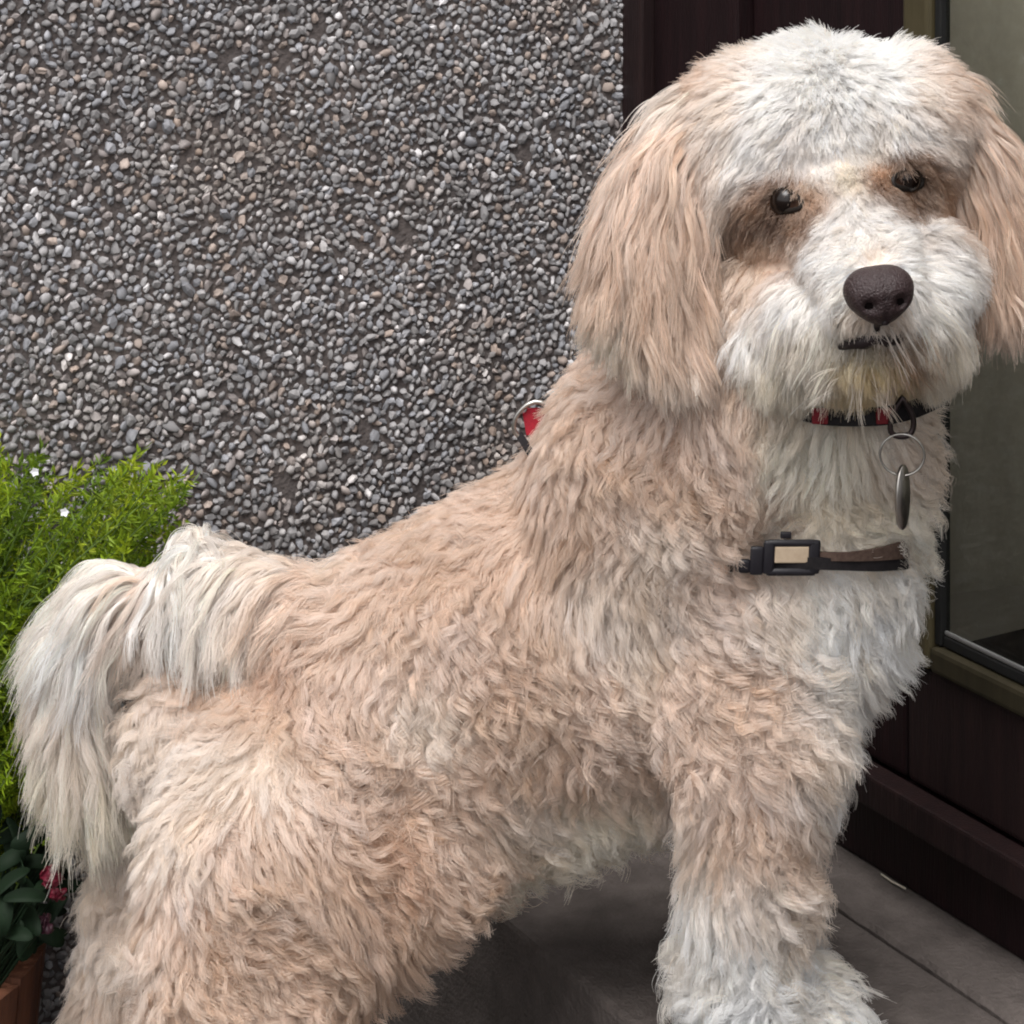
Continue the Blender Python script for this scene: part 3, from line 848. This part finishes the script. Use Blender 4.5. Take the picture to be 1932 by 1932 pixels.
def coat_wave(p):
    n_ = np.array([noise.noise(Vector(q) * 11 + Vector((3, 8, 1))) for q in p])
    x, y = toPx(p)
    m = np.clip(0.85 + 1.3 * n_, 0.2, 1.5)
    m *= np.clip(0.25 + below_back(p) / 260, 0.25, 1.0)
    return m * np.where((x > 1200) & (y > 1650), 1.35, 1.0)

def face_wave(p):
    return np.clip(1 + np.array([noise.noise(Vector(q) * 20) for q in p]), 0.3, 1.8)

ALL = dict(torso=TORSO, neck=NECK, legs=LEGS, head=HEAD)
grow('coat', TORSO + NECK + LEGS, HEAD + TAIL[8:], COAT, 220000, 11500, body, wave=0.0036, wavelen=0.022, frizz=0.0010, stray=0.015, dnoise=0.95, dfreq=17, lenmod=coat_len, wavemod=coat_wave, voxel=0.007, smooth=10, tight=0.6, radius=0.00025, shade_var=0.05, patch=0.14)
grow('undercoat', TORSO + NECK + LEGS, HEAD + TAIL[8:], COAT, 130000, 60000, body, keys=5, wave=0.0022, wavelen=0.016, frizz=0.0022, stray=0.05, dnoise=1.1, dfreq=40, lenmod=lambda p: 0.62 * coat_len(p), voxel=0.007, smooth=10, tight=0.3, radius=0.00021, shade_var=0.05, patch=0.14)
grow('face_hair', HEAD, NECK[:10] + EAR_A[:0], FACE, 150000, 11000, body, keys=7, wave=0.0014, wavelen=0.028, frizz=0.0014, stray=0.02, lenmod=face_len, radius=0.00025, dnoise=0.22, dfreq=40, soft=26, reject=face_reject, voxel=0.004, smooth=6, tight=0.42, shade_var=0.035)
grow('ear_hair', EAR_A, HEAD, EARA, 40000, 1500, body, keys=12, wave=0.0022, wavelen=0.06, frizz=0.0013, dnoise=0.26, dfreq=20, voxel=0.004, tight=0.66, lenmod=lambda p: 0.86 + 0 * p[:, 0], shade_var=0.12, soft=35)
grow('ear_hair', EAR_B, HEAD, EARB, 22000, 850, body, keys=12, wave=0.0022, wavelen=0.06, frizz=0.0013, dnoise=0.26, dfreq=20, voxel=0.004, tight=0.66, lenmod=lambda p: 0.9 + 0 * p[:, 0], shade_var=0.12, soft=35)
grow('tail_hair', TAIL, [], TAILG, 40000, 1700, body, keys=12, wave=0.0028, wavelen=0.06, frizz=0.0020, dnoise=0.40, dfreq=18, voxel=0.004, tight=0.66, stray=0.12, shade_var=0.10, soft=22)

WG = [(1560, 560, -.9, .6, 22, 50, 1.3, C_), (1600, 560, -.9, .5, 22, 50, 1.4, W_), (1560, 620, -.6, .9, 20, 48, 1.3, C_), (1740, 580, .9, .6, 22, 44, 1.4, C_), (1700, 560, .9, .5, 22, 42, 1.4, W_), (1730, 640, .5, .9, 24, 28, 1.2, BB)]
grow('whiskers', chain([(1622, 490, 1.585, 98, 1.0), (1650, 556, 1.552, 86, 1.0)], 5) + chain([(1580, 600, 1.595, 98, 1.0), (1640, 640, 1.565, 74, 1.0)], 5) + [(1695, 590, 1.595, 90, 1.0)], [], WG, 1500, 110, body, keys=11, wave=0.0016, wavelen=0.05, frizz=0.0015, radius=0.00026, dnoise=0.35, dfreq=40, soft=26, reject=lambda p, nn: face_reject(p, nn) | (nn[:, 1] > -0.1) | (toPx(p)[1] < 548), voxel=0.004, tight=0.85)

# ------------------------------------------------------------------ the dog: eyes, nose, mouth
eye_m, t, b = new_mat('dark brown eye')
b.inputs['Base Color'].default_value = (0.006, 0.003, 0.002, 1)
b.inputs['Roughness'].default_value = 0.18
b.inputs['Specular IOR Level'].default_value = 0.35
lid_m = noise_mat('eyelid skin', [(0.3, (0.006, 0.004, 0.003)), (0.7, (0.011, 0.007, 0.005))], scale=60, rough=0.6)
pup_m, t, b = new_mat('pupil')
b.inputs['Base Color'].default_value = (0.002, 0.002, 0.002, 1)
b.inputs['Roughness'].default_value = 0.1
for ex, ey in EYES:
    h, nrm = skin_at(ex, ey)
    ctr = h + Vector((0.0, 0.0080, 0.0))
    bm = bmesh.new()
    bmesh.ops.create_uvsphere(bm, u_segments=24, v_segments=16, radius=0.0112, matrix=Matrix.Translation(ctr))
    eye = bm_obj('eye', bm, eye_m, dog, True)
    view = (CAMP - ctr).normalized()
    bm = bmesh.new()
    M = Matrix.Translation(ctr + view * 0.0082) @ view.to_track_quat('Z', 'Y').to_matrix().to_4x4() @ Matrix.Diagonal((0.0045, 0.0045, 0.0026, 1))
    bmesh.ops.create_uvsphere(bm, u_segments=16, v_segments=10, radius=1, matrix=M)
    bm_obj('pupil', bm, pup_m, eye, True)
    # dark rim of the lids lying on the skin
    bm = bmesh.new()
    ring = [skin_at(ex + 28 * math.cos(a), ey + 18 * math.sin(a) + 2 * math.cos(2 * a), -0.0008)[0] for a in [2 * math.pi * k / 20 for k in range(20)]]
    tube(bm, ring, 0.0022, 8, True)
    bm_obj('eyelid', bm, lid_m, eye, True)

nose_m = noise_mat('nose leather', [(0.3, (0.020, 0.010, 0.0105)), (0.55, (0.031, 0.0165, 0.0175)), (0.8, (0.046, 0.026, 0.028))],
                   scale=40, detail=6, rough=0.46, bump=0.6, bump_scale=620, spec=0.45)
hole_m = noise_mat('nostril', [(0.3, (0.003, 0.002, 0.002)), (0.7, (0.005, 0.003, 0.003))], rough=0.9, spec=0.05)
NC = P(1658, 553, 1.520)
ROLL = Matrix.Rotation(math.radians(-6), 3, 'Y') @ Matrix.Rotation(math.radians(8), 3, 'Z')
bm = bmesh.new()
bmesh.ops.create_icosphere(bm, subdivisions=4, radius=1)
for v in bm.verts:
    x, y, z = v.co
    wdt = 1.0 + 0.16 * z - (0.20 * max(-z - 0.35, 0))
    x2 = x * 0.0232 * wdt
    y2 = y * 0.0185
    z2 = z * 0.0205
    if z > 0:
        z2 *= 0.92 - 0.05 * math.exp(-(x / 0.3) ** 2)
    # nostril dents and middle groove
    if y < 0:
        for s in (-1, 1):
            dd = ((x - s * 0.46) / 0.23) ** 2 + ((z + 0.22 + 0.15 * s * (x - s * 0.46)) / 0.2) ** 2
            y2 += 0.0075 * math.exp(-dd * 1.3)
        y2 += 0.0032 * math.exp(-(x / 0.06) ** 2) * (1 if z < 0.1 else 0.35)
        y2 -= 0.0015 * math.exp(-((abs(x) - 0.8) / 0.25) ** 2) * math.exp(-((z + 0.3) / 0.3) ** 2)
    v.co = NC + ROLL @ Vector((x2, y2, z2))
nose = bm_obj('nose', bm, nose_m, dog, True)
for s in (-1, 1):
    bm = bmesh.new()
    bmesh.ops.create_icosphere(bm, subdivisions=2, radius=1)
    for v in bm.verts:
        x, y, z = v.co
        v.co = NC + ROLL @ Vector((s * 0.0108 + x * 0.0070 + s * z * 0.0020, -0.0092 + y * 0.0024 + x * s * 0.002, -0.0050 + z * 0.0045 + x * s * 0.0012))
    bm_obj('nostril', bm, hole_m, nose, True)
lip_m = noise_mat('dark lips', [(0.3, (0.010, 0.006, 0.007)), (0.7, (0.022, 0.013, 0.014))], rough=0.5, scale=60)
bm = bmesh.new()
pts = []
for x, y in ((1585, 655), (1605, 648), (1630, 645), (1652, 636), (1672, 641), (1692, 640), (1708, 632)):
    h, nrm = skin_at(x, y, 0.003)
    pts.append(h)
tube(bm, pts, [0.0022, 0.0038, 0.0048, 0.0044, 0.0048, 0.0038, 0.0022], 10)
h0, _ = skin_at(1655, 612, 0.003)
tube(bm, [NC + ROLL @ Vector((0, -0.010, -0.016)), h0, pts[3]], [0.003, 0.0022, 0.0022], 8)
bm_obj('mouth', bm, lip_m, dog, True)

# ------------------------------------------------------------------ collar and harness
web_k = noise_mat('black webbing', [(0.3, (0.008, 0.007, 0.008)), (0.7, (0.018, 0.015, 0.016))], scale=300, rough=0.8, spec=0.2)
web_b = noise_mat('brown webbing', [(0.3, (0.055, 0.035, 0.028)), (0.7, (0.10, 0.066, 0.052))], scale=300, rough=0.85, spec=0.15)
web_r = noise_mat('red webbing', [(0.3, (0.24, 0.010, 0.020)), (0.7, (0.34, 0.017, 0.032))], scale=300, rough=0.7, spec=0.25)
web_dr = noise_mat('dark red webbing', [(0.3, (0.09, 0.006, 0.010)), (0.7, (0.15, 0.009, 0.014))], scale=300, rough=0.7, spec=0.25)
plast = noise_mat('black buckle plastic', [(0.3, (0.010, 0.009, 0.012)), (0.7, (0.017, 0.015, 0.019))], scale=60, rough=0.4)
metal = noise_mat('dull steel', [(0.3, (0.35, 0.33, 0.31)), (0.7, (0.5, 0.48, 0.45))], scale=60, rough=0.3, metal=1.0)
dmetal = noise_mat('dark gunmetal', [(0.3, (0.03, 0.022, 0.022)), (0.7, (0.06, 0.045, 0.045))], scale=60, rough=0.35, metal=0.8)
tanm = noise_mat('tan buckle inlay', [(0.3, (0.36, 0.27, 0.19)), (0.7, (0.46, 0.36, 0.26))], scale=120, rough=0.8)

def strap(bm, pts, wid, thick=0.0018, up=None):
    """flat webbing along pts; up = width direction"""
    prev = None
    n_ = len(pts)
    for i, p in enumerate(pts):
        a, b2 = pts[max(i - 1, 0)], pts[min(i + 1, n_ - 1)]
        tg = (b2 - a).normalized()
        u = (up or ZZ)
        u = (u - tg * u.dot(tg)).normalized()
        v = tg.cross(u)
        wd = wid[i] if isinstance(wid, (list, tuple)) else wid
        ring = [bm.verts.new(p + u * (sx * wd / 2) + v * (sy * thick / 2)) for sx, sy in ((-1, -1), (1, -1), (1, 1), (-1, 1))]
        if prev:
            for k in range(4):
                bm.faces.new((prev[k], prev[(k + 1) % 4], ring[(k + 1) % 4], ring[k]))
        else:
            bm.faces.new(ring[::-1])
        prev = ring
    bm.faces.new(prev)
    bmesh.ops.recalc_face_normals(bm, faces=bm.faces[:])

def smooth_pts(pts, n):
    out = []
    for i in range(len(pts) - 1):
        p0, p1, p2, p3 = pts[max(i - 1, 0)], pts[i], pts[i + 1], pts[min(i + 2, len(pts) - 1)]
        for k in range(n):
            s = k / n
            out.append(0.5 * ((2 * p1) + (p2 - p0) * s + (2 * p0 - 5 * p1 + 4 * p2 - p3) * s * s + (3 * p1 - p0 - 3 * p2 + p3) * s ** 3))
    out.append(pts[-1])
    return out

CY = skin_at(1640, 870)[0].y - 0.034            # front of the throat fur
col = thing('dog_collar', 'black and red collar with a hanging metal tag under the dog chin', 'collar', P(1620, 785, CY))
cp = [P(1480, 770, CY + 0.05), P(1520, 778, CY + 0.014), P(1560, 785, CY), P(1620, 787, CY - 0.004), P(1680, 783, CY - 0.004), P(1730, 770, CY + 0.008), P(1775, 750, CY + 0.05)]
bm = bmesh.new()
strap(bm, smooth_pts(cp, 6), 0.0125, 0.002)
bm_obj('strap', bm, web_k, col)
for x in (1547, 1668):
    bm = bmesh.new()
    c_ = P(x, 785, CY - 0.0085)
    box(bm, c_, (Vector((1, 0, 0)), Vector((0, 1, 0)), ZZ), (-0.0055, -0.001, -0.0055), (0.0055, 0.001, 0.0055), 0.0008)
    bm_obj('stitched_patch', bm, web_dr, col)
bm = bmesh.new()
dpt = [P(x, y, CY - 0.010) for x, y in ((1702, 750), (1722, 785), (1720, 815), (1700, 824), (1681, 815), (1684, 785))]
dpt = smooth_pts(dpt + [dpt[0]], 4)[:-1]
tube(bm, dpt, 0.0021, 8, True)
bm_obj('clip_ring', bm, dmetal, col, True)
rc = P(1702, 858, CY - 0.012)
bm = bmesh.new()
for q in range(2):
    tube(bm, [rc + Vector((math.cos(a) * 0.0150, 0.0007 * q - 0.0018 * math.cos(a), math.sin(a) * 0.0142)) for a in [k * 2 * math.pi / 36 for k in range(36)]], 0.00085, 6, True)
bm_obj('split_ring', bm, metal, col, True)
# disc tag seen almost edge-on
bm = bmesh.new()
tg_m = P(1703, 938, CY - 0.013)
rt = Matrix.Rotation(math.radians(60), 3, 'Z')
for (sx, m_) in ((1, 0),):
    ring0, ring1 = [], []
    for k in range(28):
        a = 2 * math.pi * k / 28
        q = Vector((math.cos(a) * 0.0115, 0, math.sin(a) * 0.0222))
        ring0.append(bm.verts.new(tg_m + rt @ (q + Vector((0, -0.0016, 0)))))
        ring1.append(bm.verts.new(tg_m + rt @ (q + Vector((0, 0.0016, 0)))))
    bm.faces.new(ring0)
    bm.faces.new(ring1[::-1])
    for k in range(28):
        bm.faces.new((ring0[k], ring1[k], ring1[(k + 1) % 28], ring0[(k + 1) % 28]))
bmesh.ops.recalc_face_normals(bm, faces=bm.faces[:])
bmesh.ops.bevel(bm, geom=[e for e in bm.edges if e.calc_face_angle(0) > 0.8], offset=0.0007, segments=2, affect='EDGES')
bm_obj('name_tag', bm, metal, col, True)

HY = skin_at(1560, 1055)[0].y
har = thing('dog_harness', 'black and brown harness strap with a square buckle across the dog chest', 'harness', P(1500, 1055, HY))
HO = 0.020
hp = []
for x, y, e in ((1345, 1068, -0.024), (1385, 1067, -0.012), (1415, 1066, -0.004), (1450, 1060, 0.0), (1520, 1062, 0.002), (1580, 1064, 0.0), (1650, 1066, 0.0), (1692, 1064, -0.002), (1712, 1062, -0.014), (1726, 1060, -0.03)):
    h, nrm = skin_at(x, y, HO + e)
    hp.append(h)
bm = bmesh.new()
strap(bm, smooth_pts(hp, 6), 0.0085, 0.002)
bm_obj('strap', bm, web_k, har)
bm = bmesh.new()
h2 = [skin_at(x, y, HO + 0.002 + e)[0] for x, y, e in ((1545, 1049, -0.003), (1600, 1050, 0), (1660, 1045, 0), (1698, 1038, -0.002), (1722, 1034, -0.026))]
strap(bm, smooth_pts(h2, 6), [0.006] * 6 + [0.006 + 0.0005 * k for k in range(12)] + [0.012] * 7, 0.002)
bm_obj('strap', bm, web_b, har)
bc, _ = skin_at(1493, 1051, HO + 0.004)
bu = Vector((1, 0.10, -0.03)).normalized()
bz = Vector((0.05, 0, 1)).normalized()
bn = bz.cross(bu).normalized() * 1.0
AXB = (bu, bn, bz)
S_ = 1.70 / KPX
bm = bmesh.new()
for lo, hi in (((-46, -5, 19), (46, 5, 32)), ((-46, -5, -34), (46, 5, -20)), ((-52, -5, -31), (-31, 5, 31)), ((31, -5, -31), (53, 5, 31))):
    box(bm, bc, AXB, [q * S_ for q in lo], [q * S_ for q in hi], 0.0022)
bm_obj('buckle', bm, plast, har, True)
bm = bmesh.new()
box(bm, bc, AXB, [q * S_ for q in (-31.5, -4.2, -10)], [q * S_ for q in (31.5, 3, 20)], 0.001)
bm_obj('inlay', bm, tanm, har)
bm = bmesh.new()
box(bm, bc, AXB, [q * S_ for q in (-76, -5, -32)], [q * S_ for q in (-51, 5, 20)], 0.002)
box(bm, bc, AXB, [q * S_ for q in (-96, -3, -28)], [q * S_ for q in (-75, 3, -4)], 0.002)
box(bm, bc, AXB, [q * S_ for q in (-22, -4, 34)], [q * S_ for q in (-2, 4, 46)], 0.001)
bm_obj('clip', bm, plast, har, True)
# ring on the harness at the withers
ry = 1.755
bm = bmesh.new()
rp = [P(x + 17, y + 6, ry - 0.004) for x, y in ((992, 752), (974, 760), (958, 778), (952, 798), (958, 814), (974, 822), (994, 826), (1020, 820), (1030, 790), (1015, 758))]
tube(bm, smooth_pts(rp + [rp[0]], 4)[:-1], 0.0019, 8, True)
bm_obj('lead_ring', bm, metal, har, True)
bm = bmesh.new()
strap(bm, smooth_pts([P(990, 800, ry), P(1015, 798, ry - 0.001), P(1065, 806, ry + 0.002)], 6), [0.0165] * 3 + [0.022] * 10, 0.003)
bm_obj('lead_loop', bm, web_r, har)
bm = bmesh.new()
strap(bm, smooth_pts([P(980, 820, ry - 0.004), P(992, 840, ry - 0.012), P(1006, 862, ry - 0.018), P(1028, 890, ry + 0.01)], 6), 0.0055, 0.002, up=Vector((0.7, 0, 0.7)))
bm_obj('strap', bm, web_k, har)

# ------------------------------------------------------------------ planter and plants
pl_mat = noise_mat('planter wood', [(0.3, (0.06, 0.022, 0.012)), (0.55, (0.11, 0.042, 0.022)), (0.8, (0.16, 0.068, 0.036))],
                   scale=8, detail=8, rough=0.7, stretch=(8, 8, 0.8), bump=0.4, bump_scale=50)
soil_m = noise_mat('soil', [(0.3, (0.008, 0.006, 0.005)), (0.7, (0.022, 0.016, 0.012))], scale=60, rough=0.95, bump=1.0, bump_scale=120)
PT = P(95, 1790, 1.93)
topz = PT.z
pc0 = Vector((PT.x - 0.15, PT.y - 0.005, 0))
HP = topz - LOW
planter = thing('wooden_planter', 'small red brown wooden planter tub behind the dog hind legs', 'planter', pc0 + Vector((0, 0, LOW)))
R0, NB = 0.145, 18
for k in range(NB):
    a0, a1 = 2 * math.pi * k / NB + 0.012, 2 * math.pi * (k + 1) / NB - 0.012
    bm = bmesh.new()
    rings = []
    for zf, rf in ((LOW + 0.004, 0.80), ((LOW + topz) * 0.5, 0.93), (topz + random.uniform(-0.002, 0.002), 1.0)):
        ro, ri = R0 * rf, R0 * rf - 0.016
        am = (a0 + a1) / 2
        rings.append([bm.verts.new(pc0 + Vector((math.cos(a) * r, math.sin(a) * r, zf))) for a, r in ((a0, ro), (am, ro * 1.004), (a1, ro), (a1, ri), (a0, ri))])
    for A, B in zip(rings, rings[1:]):
        for i in range(5):
            bm.faces.new((A[i], A[(i + 1) % 5], B[(i + 1) % 5], B[i]))
    bm.faces.new(rings[0])
    bm.faces.new(rings[-1])
    bmesh.ops.recalc_face_normals(bm, faces=bm.faces[:])
    bm_obj('plank', bm, pl_mat, planter)
bm = bmesh.new()
bmesh.ops.create_cone(bm, cap_ends=True, segments=32, radius1=R0 * 0.85, radius2=R0 - 0.017, depth=HP - 0.04, matrix=Matrix.Translation(pc0 + Vector((0, 0, LOW + (HP - 0.04) / 2 + 0.005))))
bm_obj('soil', bm, soil_m, planter)

leaf_g, t, b = new_mat('feathery leaf')
at = t.nodes.new('ShaderNodeAttribute')
at.attribute_name = 'tint'
t.links.new(at.outputs['Color'], b.inputs['Base Color'])
b.inputs['Roughness'].default_value = 0.5
b.inputs['Specular IOR Level'].default_value = 0.3
tl = t.nodes.new('ShaderNodeBsdfTranslucent')
t.links.new(at.outputs['Color'], tl.inputs['Color'])
ms = t.nodes.new('ShaderNodeMixShader')
ms.inputs[0].default_value = 0.45
t.links.new(b.outputs[0], ms.inputs[1])
t.links.new(tl.outputs[0], ms.inputs[2])
t.links.new(ms.outputs[0], t.nodes['Material Output'].inputs['Surface'])
stem_m = noise_mat('green stem', [(0.3, (0.06, 0.10, 0.02)), (0.7, (0.10, 0.15, 0.04))], scale=30, rough=0.6)

fern = thing('leafy_plant', 'bright green feathery plant growing beside the pebbledash wall', 'plant', pc0 + Vector((0, 0, topz - 0.04)))
V, F, T = [], [], []
stems = bmesh.new()
def leaf(o_, d, L, wd, tint, up):
    s = d.cross(up).normalized()
    k = len(V)
    m_ = o_ + d * (L * 0.45) + up * (L * 0.06)
    V.extend([tuple(o_), tuple(m_ + s * wd), tuple(o_ + d * L), tuple(m_ - s * wd)])
    F.append((k, k + 1, k + 2, k + 3))
    T.extend([(*tint, 1)] * 4)
rs = random.Random(5)
root = pc0 + Vector((0.03, 0.01, topz - 0.05))
tips = []
for i in range(250):
    # shoots spread as a loose mound
    tx, ty = rs.uniform(-130, 345), rs.uniform(0, 1)
    top_y = 868 + 0.0012 * max(tx - 70, 0) ** 2 * 0.62 + (25 if 110 < tx < 150 else 0) + rs.gauss(0, 12)
    yy = top_y + (ty ** 1.3) * (1560 - top_y) * (1.0 if tx < 200 else 0.35)
    tip = P(tx, yy, rs.uniform(1.86, 1.99))
    lim = CW.y + (tip.x - CW.x) * 0.5773 - 0.025
    tip.y = min(tip.y, lim)
    st = root + Vector((rs.gauss(0, 0.035), rs.gauss(0, 0.03), 0))
    mid = (st + tip) / 2 + Vector((rs.gauss(0, 0.02) + (st.x - tip.x) * 0.2, rs.gauss(0, 0.015), 0.03))
    pts = smooth_pts([st, mid, tip], 9)
    tube(stems, pts[::2], [0.0011 - 0.00008 * k for k in range(len(pts[::2]))], 4)
    base = rs.choice(((0.17, 0.26, 0.016), (0.23, 0.33, 0.018), (0.11, 0.18, 0.016), (0.30, 0.39, 0.022), (0.35, 0.42, 0.03), (0.19, 0.27, 0.02)))
    n_ = len(pts)
    for k in range(4, n_):
        tg = (pts[min(k + 1, n_ - 1)] - pts[k - 1]).normalized()
        for q in range(9 if k > n_ - 9 else 4):
            rd = Vector((rs.gauss(0, 1), rs.gauss(0, 1), rs.gauss(0, 1))).normalized()
            d = (tg * rs.uniform(0.3, 1.0) + rd * 0.9).normalized()
            L = rs.uniform(0.007, 0.017) * (1.0 if k < n_ - 2 else 0.8)
            f_ = rs.uniform(0.75, 1.3)
            leaf(pts[k] + (pts[k] - pts[k - 1]) * rs.random(), d, L, rs.uniform(0.0008, 0.0016), tuple(c_ * f_ for c_ in base), rd.cross(d).normalized())
            if rs.random() < 0.5:
                o2 = pts[k] + d * L * 0.5
                d2 = (d + Vector((rs.gauss(0, .6), rs.gauss(0, .6), rs.gauss(0, .6)))).normalized()
                leaf(o2, d2, L * 0.6, 0.0011, tuple(c_ * f_ for c_ in base), rd.cross(d2).normalized())
    tips.append(tip)
me = bpy.data.meshes.new('foliage')
me.from_pydata(V, [], F)
me.color_attributes.new('tint', 'FLOAT_COLOR', 'POINT').data.foreach_set('color', np.array(T).ravel())
me.materials.append(leaf_g)
o = link('foliage', me, fern)
o['kind'] = 'stuff'
o = bm_obj('stems', stems, stem_m, fern, True)
o['kind'] = 'stuff'
pet_w = noise_mat('white petal', [(0.3, (0.6, 0.6, 0.62)), (0.7, (0.75, 0.75, 0.78))], rough=0.6)
for (x, y, Y) in ((122, 966, 1.85), (66, 890, 1.87)):
    c_ = P(x, y, Y)
    bm = bmesh.new()
    nf = 5
    for k in range(nf):
        a = 2 * math.pi * k / nf + x
        d = Vector((math.cos(a), -0.35, math.sin(a))).normalized()
        s = Vector((-math.sin(a), 0, math.cos(a)))
        L = 0.0042
        q = [c_, c_ + d * L * 0.55 + s * 0.0016, c_ + d * L, c_ + d * L * 0.55 - s * 0.0016]
        q2 = [p_ + Vector((0, 0.0004, 0)) for p_ in q]
        vv = [bm.verts.new(p_) for p_ in q + q2]
        bm.faces.new(vv[:4]); bm.faces.new(vv[7:3:-1])
        for e in range(4):
            bm.faces.new((vv[e], vv[4 + e], vv[4 + (e + 1) % 4], vv[(e + 1) % 4]))
    bm_obj('flower', bm, pet_w, fern)

# red-flowered plant in front, in the dark of the tub
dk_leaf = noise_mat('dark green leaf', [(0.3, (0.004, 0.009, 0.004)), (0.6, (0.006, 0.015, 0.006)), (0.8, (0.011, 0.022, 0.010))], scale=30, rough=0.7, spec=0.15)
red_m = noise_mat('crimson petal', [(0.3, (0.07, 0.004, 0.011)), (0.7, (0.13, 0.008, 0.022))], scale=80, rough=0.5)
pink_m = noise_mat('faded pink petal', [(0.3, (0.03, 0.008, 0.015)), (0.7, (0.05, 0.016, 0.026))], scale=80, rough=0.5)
geo = thing('flowering_plant', 'low dark leaved plant with crimson flowers in the wooden tub', 'plant', pc0 + Vector((0.08, -0.05, topz - 0.04)))
def round_leaf(bm, c_, nrm, R, scal=7, asp=1.0, spin=0.0):
    u = nrm.orthogonal().normalized()
    v = nrm.cross(u)
    u, v = u * math.cos(spin) + v * math.sin(spin), v * math.cos(spin) - u * math.sin(spin)
    n_ = 18
    top = [c_ + (u * math.cos(a) + v * (math.sin(a) * asp)) * R * (1 + 0.09 * math.cos(scal * a)) + nrm * (R * (0.18 * abs(math.sin(a)) * asp - 0.2 * math.cos(a) ** 2)) for a in [2 * math.pi * k / n_ for k in range(n_)]]
    cen = bm.verts.new(c_ - nrm * R * 0.10)
    cen2 = bm.verts.new(c_ - nrm * (R * 0.10 + 0.0008))
    A = [bm.verts.new(q) for q in top]
    B = [bm.verts.new(q - nrm * 0.0008) for q in top]
    for k in range(n_):
        j = (k + 1) % n_
        bm.faces.new((cen, A[k], A[j])); bm.faces.new((cen2, B[j], B[k])); bm.faces.new((A[k], B[k], B[j], A[j]))
rs = random.Random(9)
groot = pc0 + Vector((0.09, -0.03, topz - 0.05))
LV = [(20, 1660, 1.83, .013), (48, 1690, 1.82, .014), (8, 1720, 1.82, .014), (60, 1735, 1.83, .012), (30, 1760, 1.82, .013), (-20, 1690, 1.84, .015), (75, 1680, 1.86, .012), (100, 1720, 1.87, .012), (20, 1620, 1.87, .013), (70, 1625, 1.88, .012), (95, 1765, 1.86, .011)]
for k in range(44):
    LV.append((rs.uniform(-60, 150), 1550 + 225 * rs.random(), rs.uniform(1.86, 1.95), rs.uniform(.009, .016)))
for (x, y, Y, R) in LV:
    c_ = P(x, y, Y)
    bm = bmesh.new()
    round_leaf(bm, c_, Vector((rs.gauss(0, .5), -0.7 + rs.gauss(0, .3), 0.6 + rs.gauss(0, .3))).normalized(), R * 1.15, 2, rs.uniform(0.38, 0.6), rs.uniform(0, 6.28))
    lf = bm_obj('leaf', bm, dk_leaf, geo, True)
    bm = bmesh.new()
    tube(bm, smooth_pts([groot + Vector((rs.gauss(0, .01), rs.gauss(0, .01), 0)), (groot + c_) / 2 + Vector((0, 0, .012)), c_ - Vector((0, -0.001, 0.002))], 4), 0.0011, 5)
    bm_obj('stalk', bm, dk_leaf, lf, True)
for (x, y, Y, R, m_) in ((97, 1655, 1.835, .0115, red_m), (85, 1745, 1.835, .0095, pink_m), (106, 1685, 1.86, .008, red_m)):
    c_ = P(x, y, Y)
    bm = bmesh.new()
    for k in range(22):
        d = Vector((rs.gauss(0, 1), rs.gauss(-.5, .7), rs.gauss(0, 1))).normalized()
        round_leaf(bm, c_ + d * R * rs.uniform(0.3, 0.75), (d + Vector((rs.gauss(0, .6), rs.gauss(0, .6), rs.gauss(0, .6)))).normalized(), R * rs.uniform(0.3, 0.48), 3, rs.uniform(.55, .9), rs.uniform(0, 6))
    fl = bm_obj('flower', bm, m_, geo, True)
    bm = bmesh.new()
    tube(bm, smooth_pts([groot, (groot + c_) / 2 + Vector((0.005, -0.005, 0.01)), c_ + Vector((0, 0.002, 0))], 5), 0.0012, 5)
    bm_obj('stalk', bm, dk_leaf, fl, True)

# a pale straw lying against the foot of the sill
bm = bmesh.new()
sp = [P(1676, 1622, 1.965), P(1692, 1631, 1.955), P(1708, 1642, 1.945)]
straw_m = noise_mat('straw', [(0.3, (0.4, 0.36, 0.28)), (0.7, (0.5, 0.46, 0.38))], rough=0.7)
sp = [CW + UD * 0.372 + ND * 0.004 + ZZ * 0.0045, CW + UD * 0.388 + ND * 0.0055 + ZZ * 0.005, CW + UD * 0.405 + ND * 0.0045 + ZZ * 0.0055]
tube(bm, sp, 0.0009, 5)
o = bm_obj('straw', bm, straw_m)
o['label'] = 'short pale straw lying on the stone along the dark door sill'
o['category'] = 'straw'
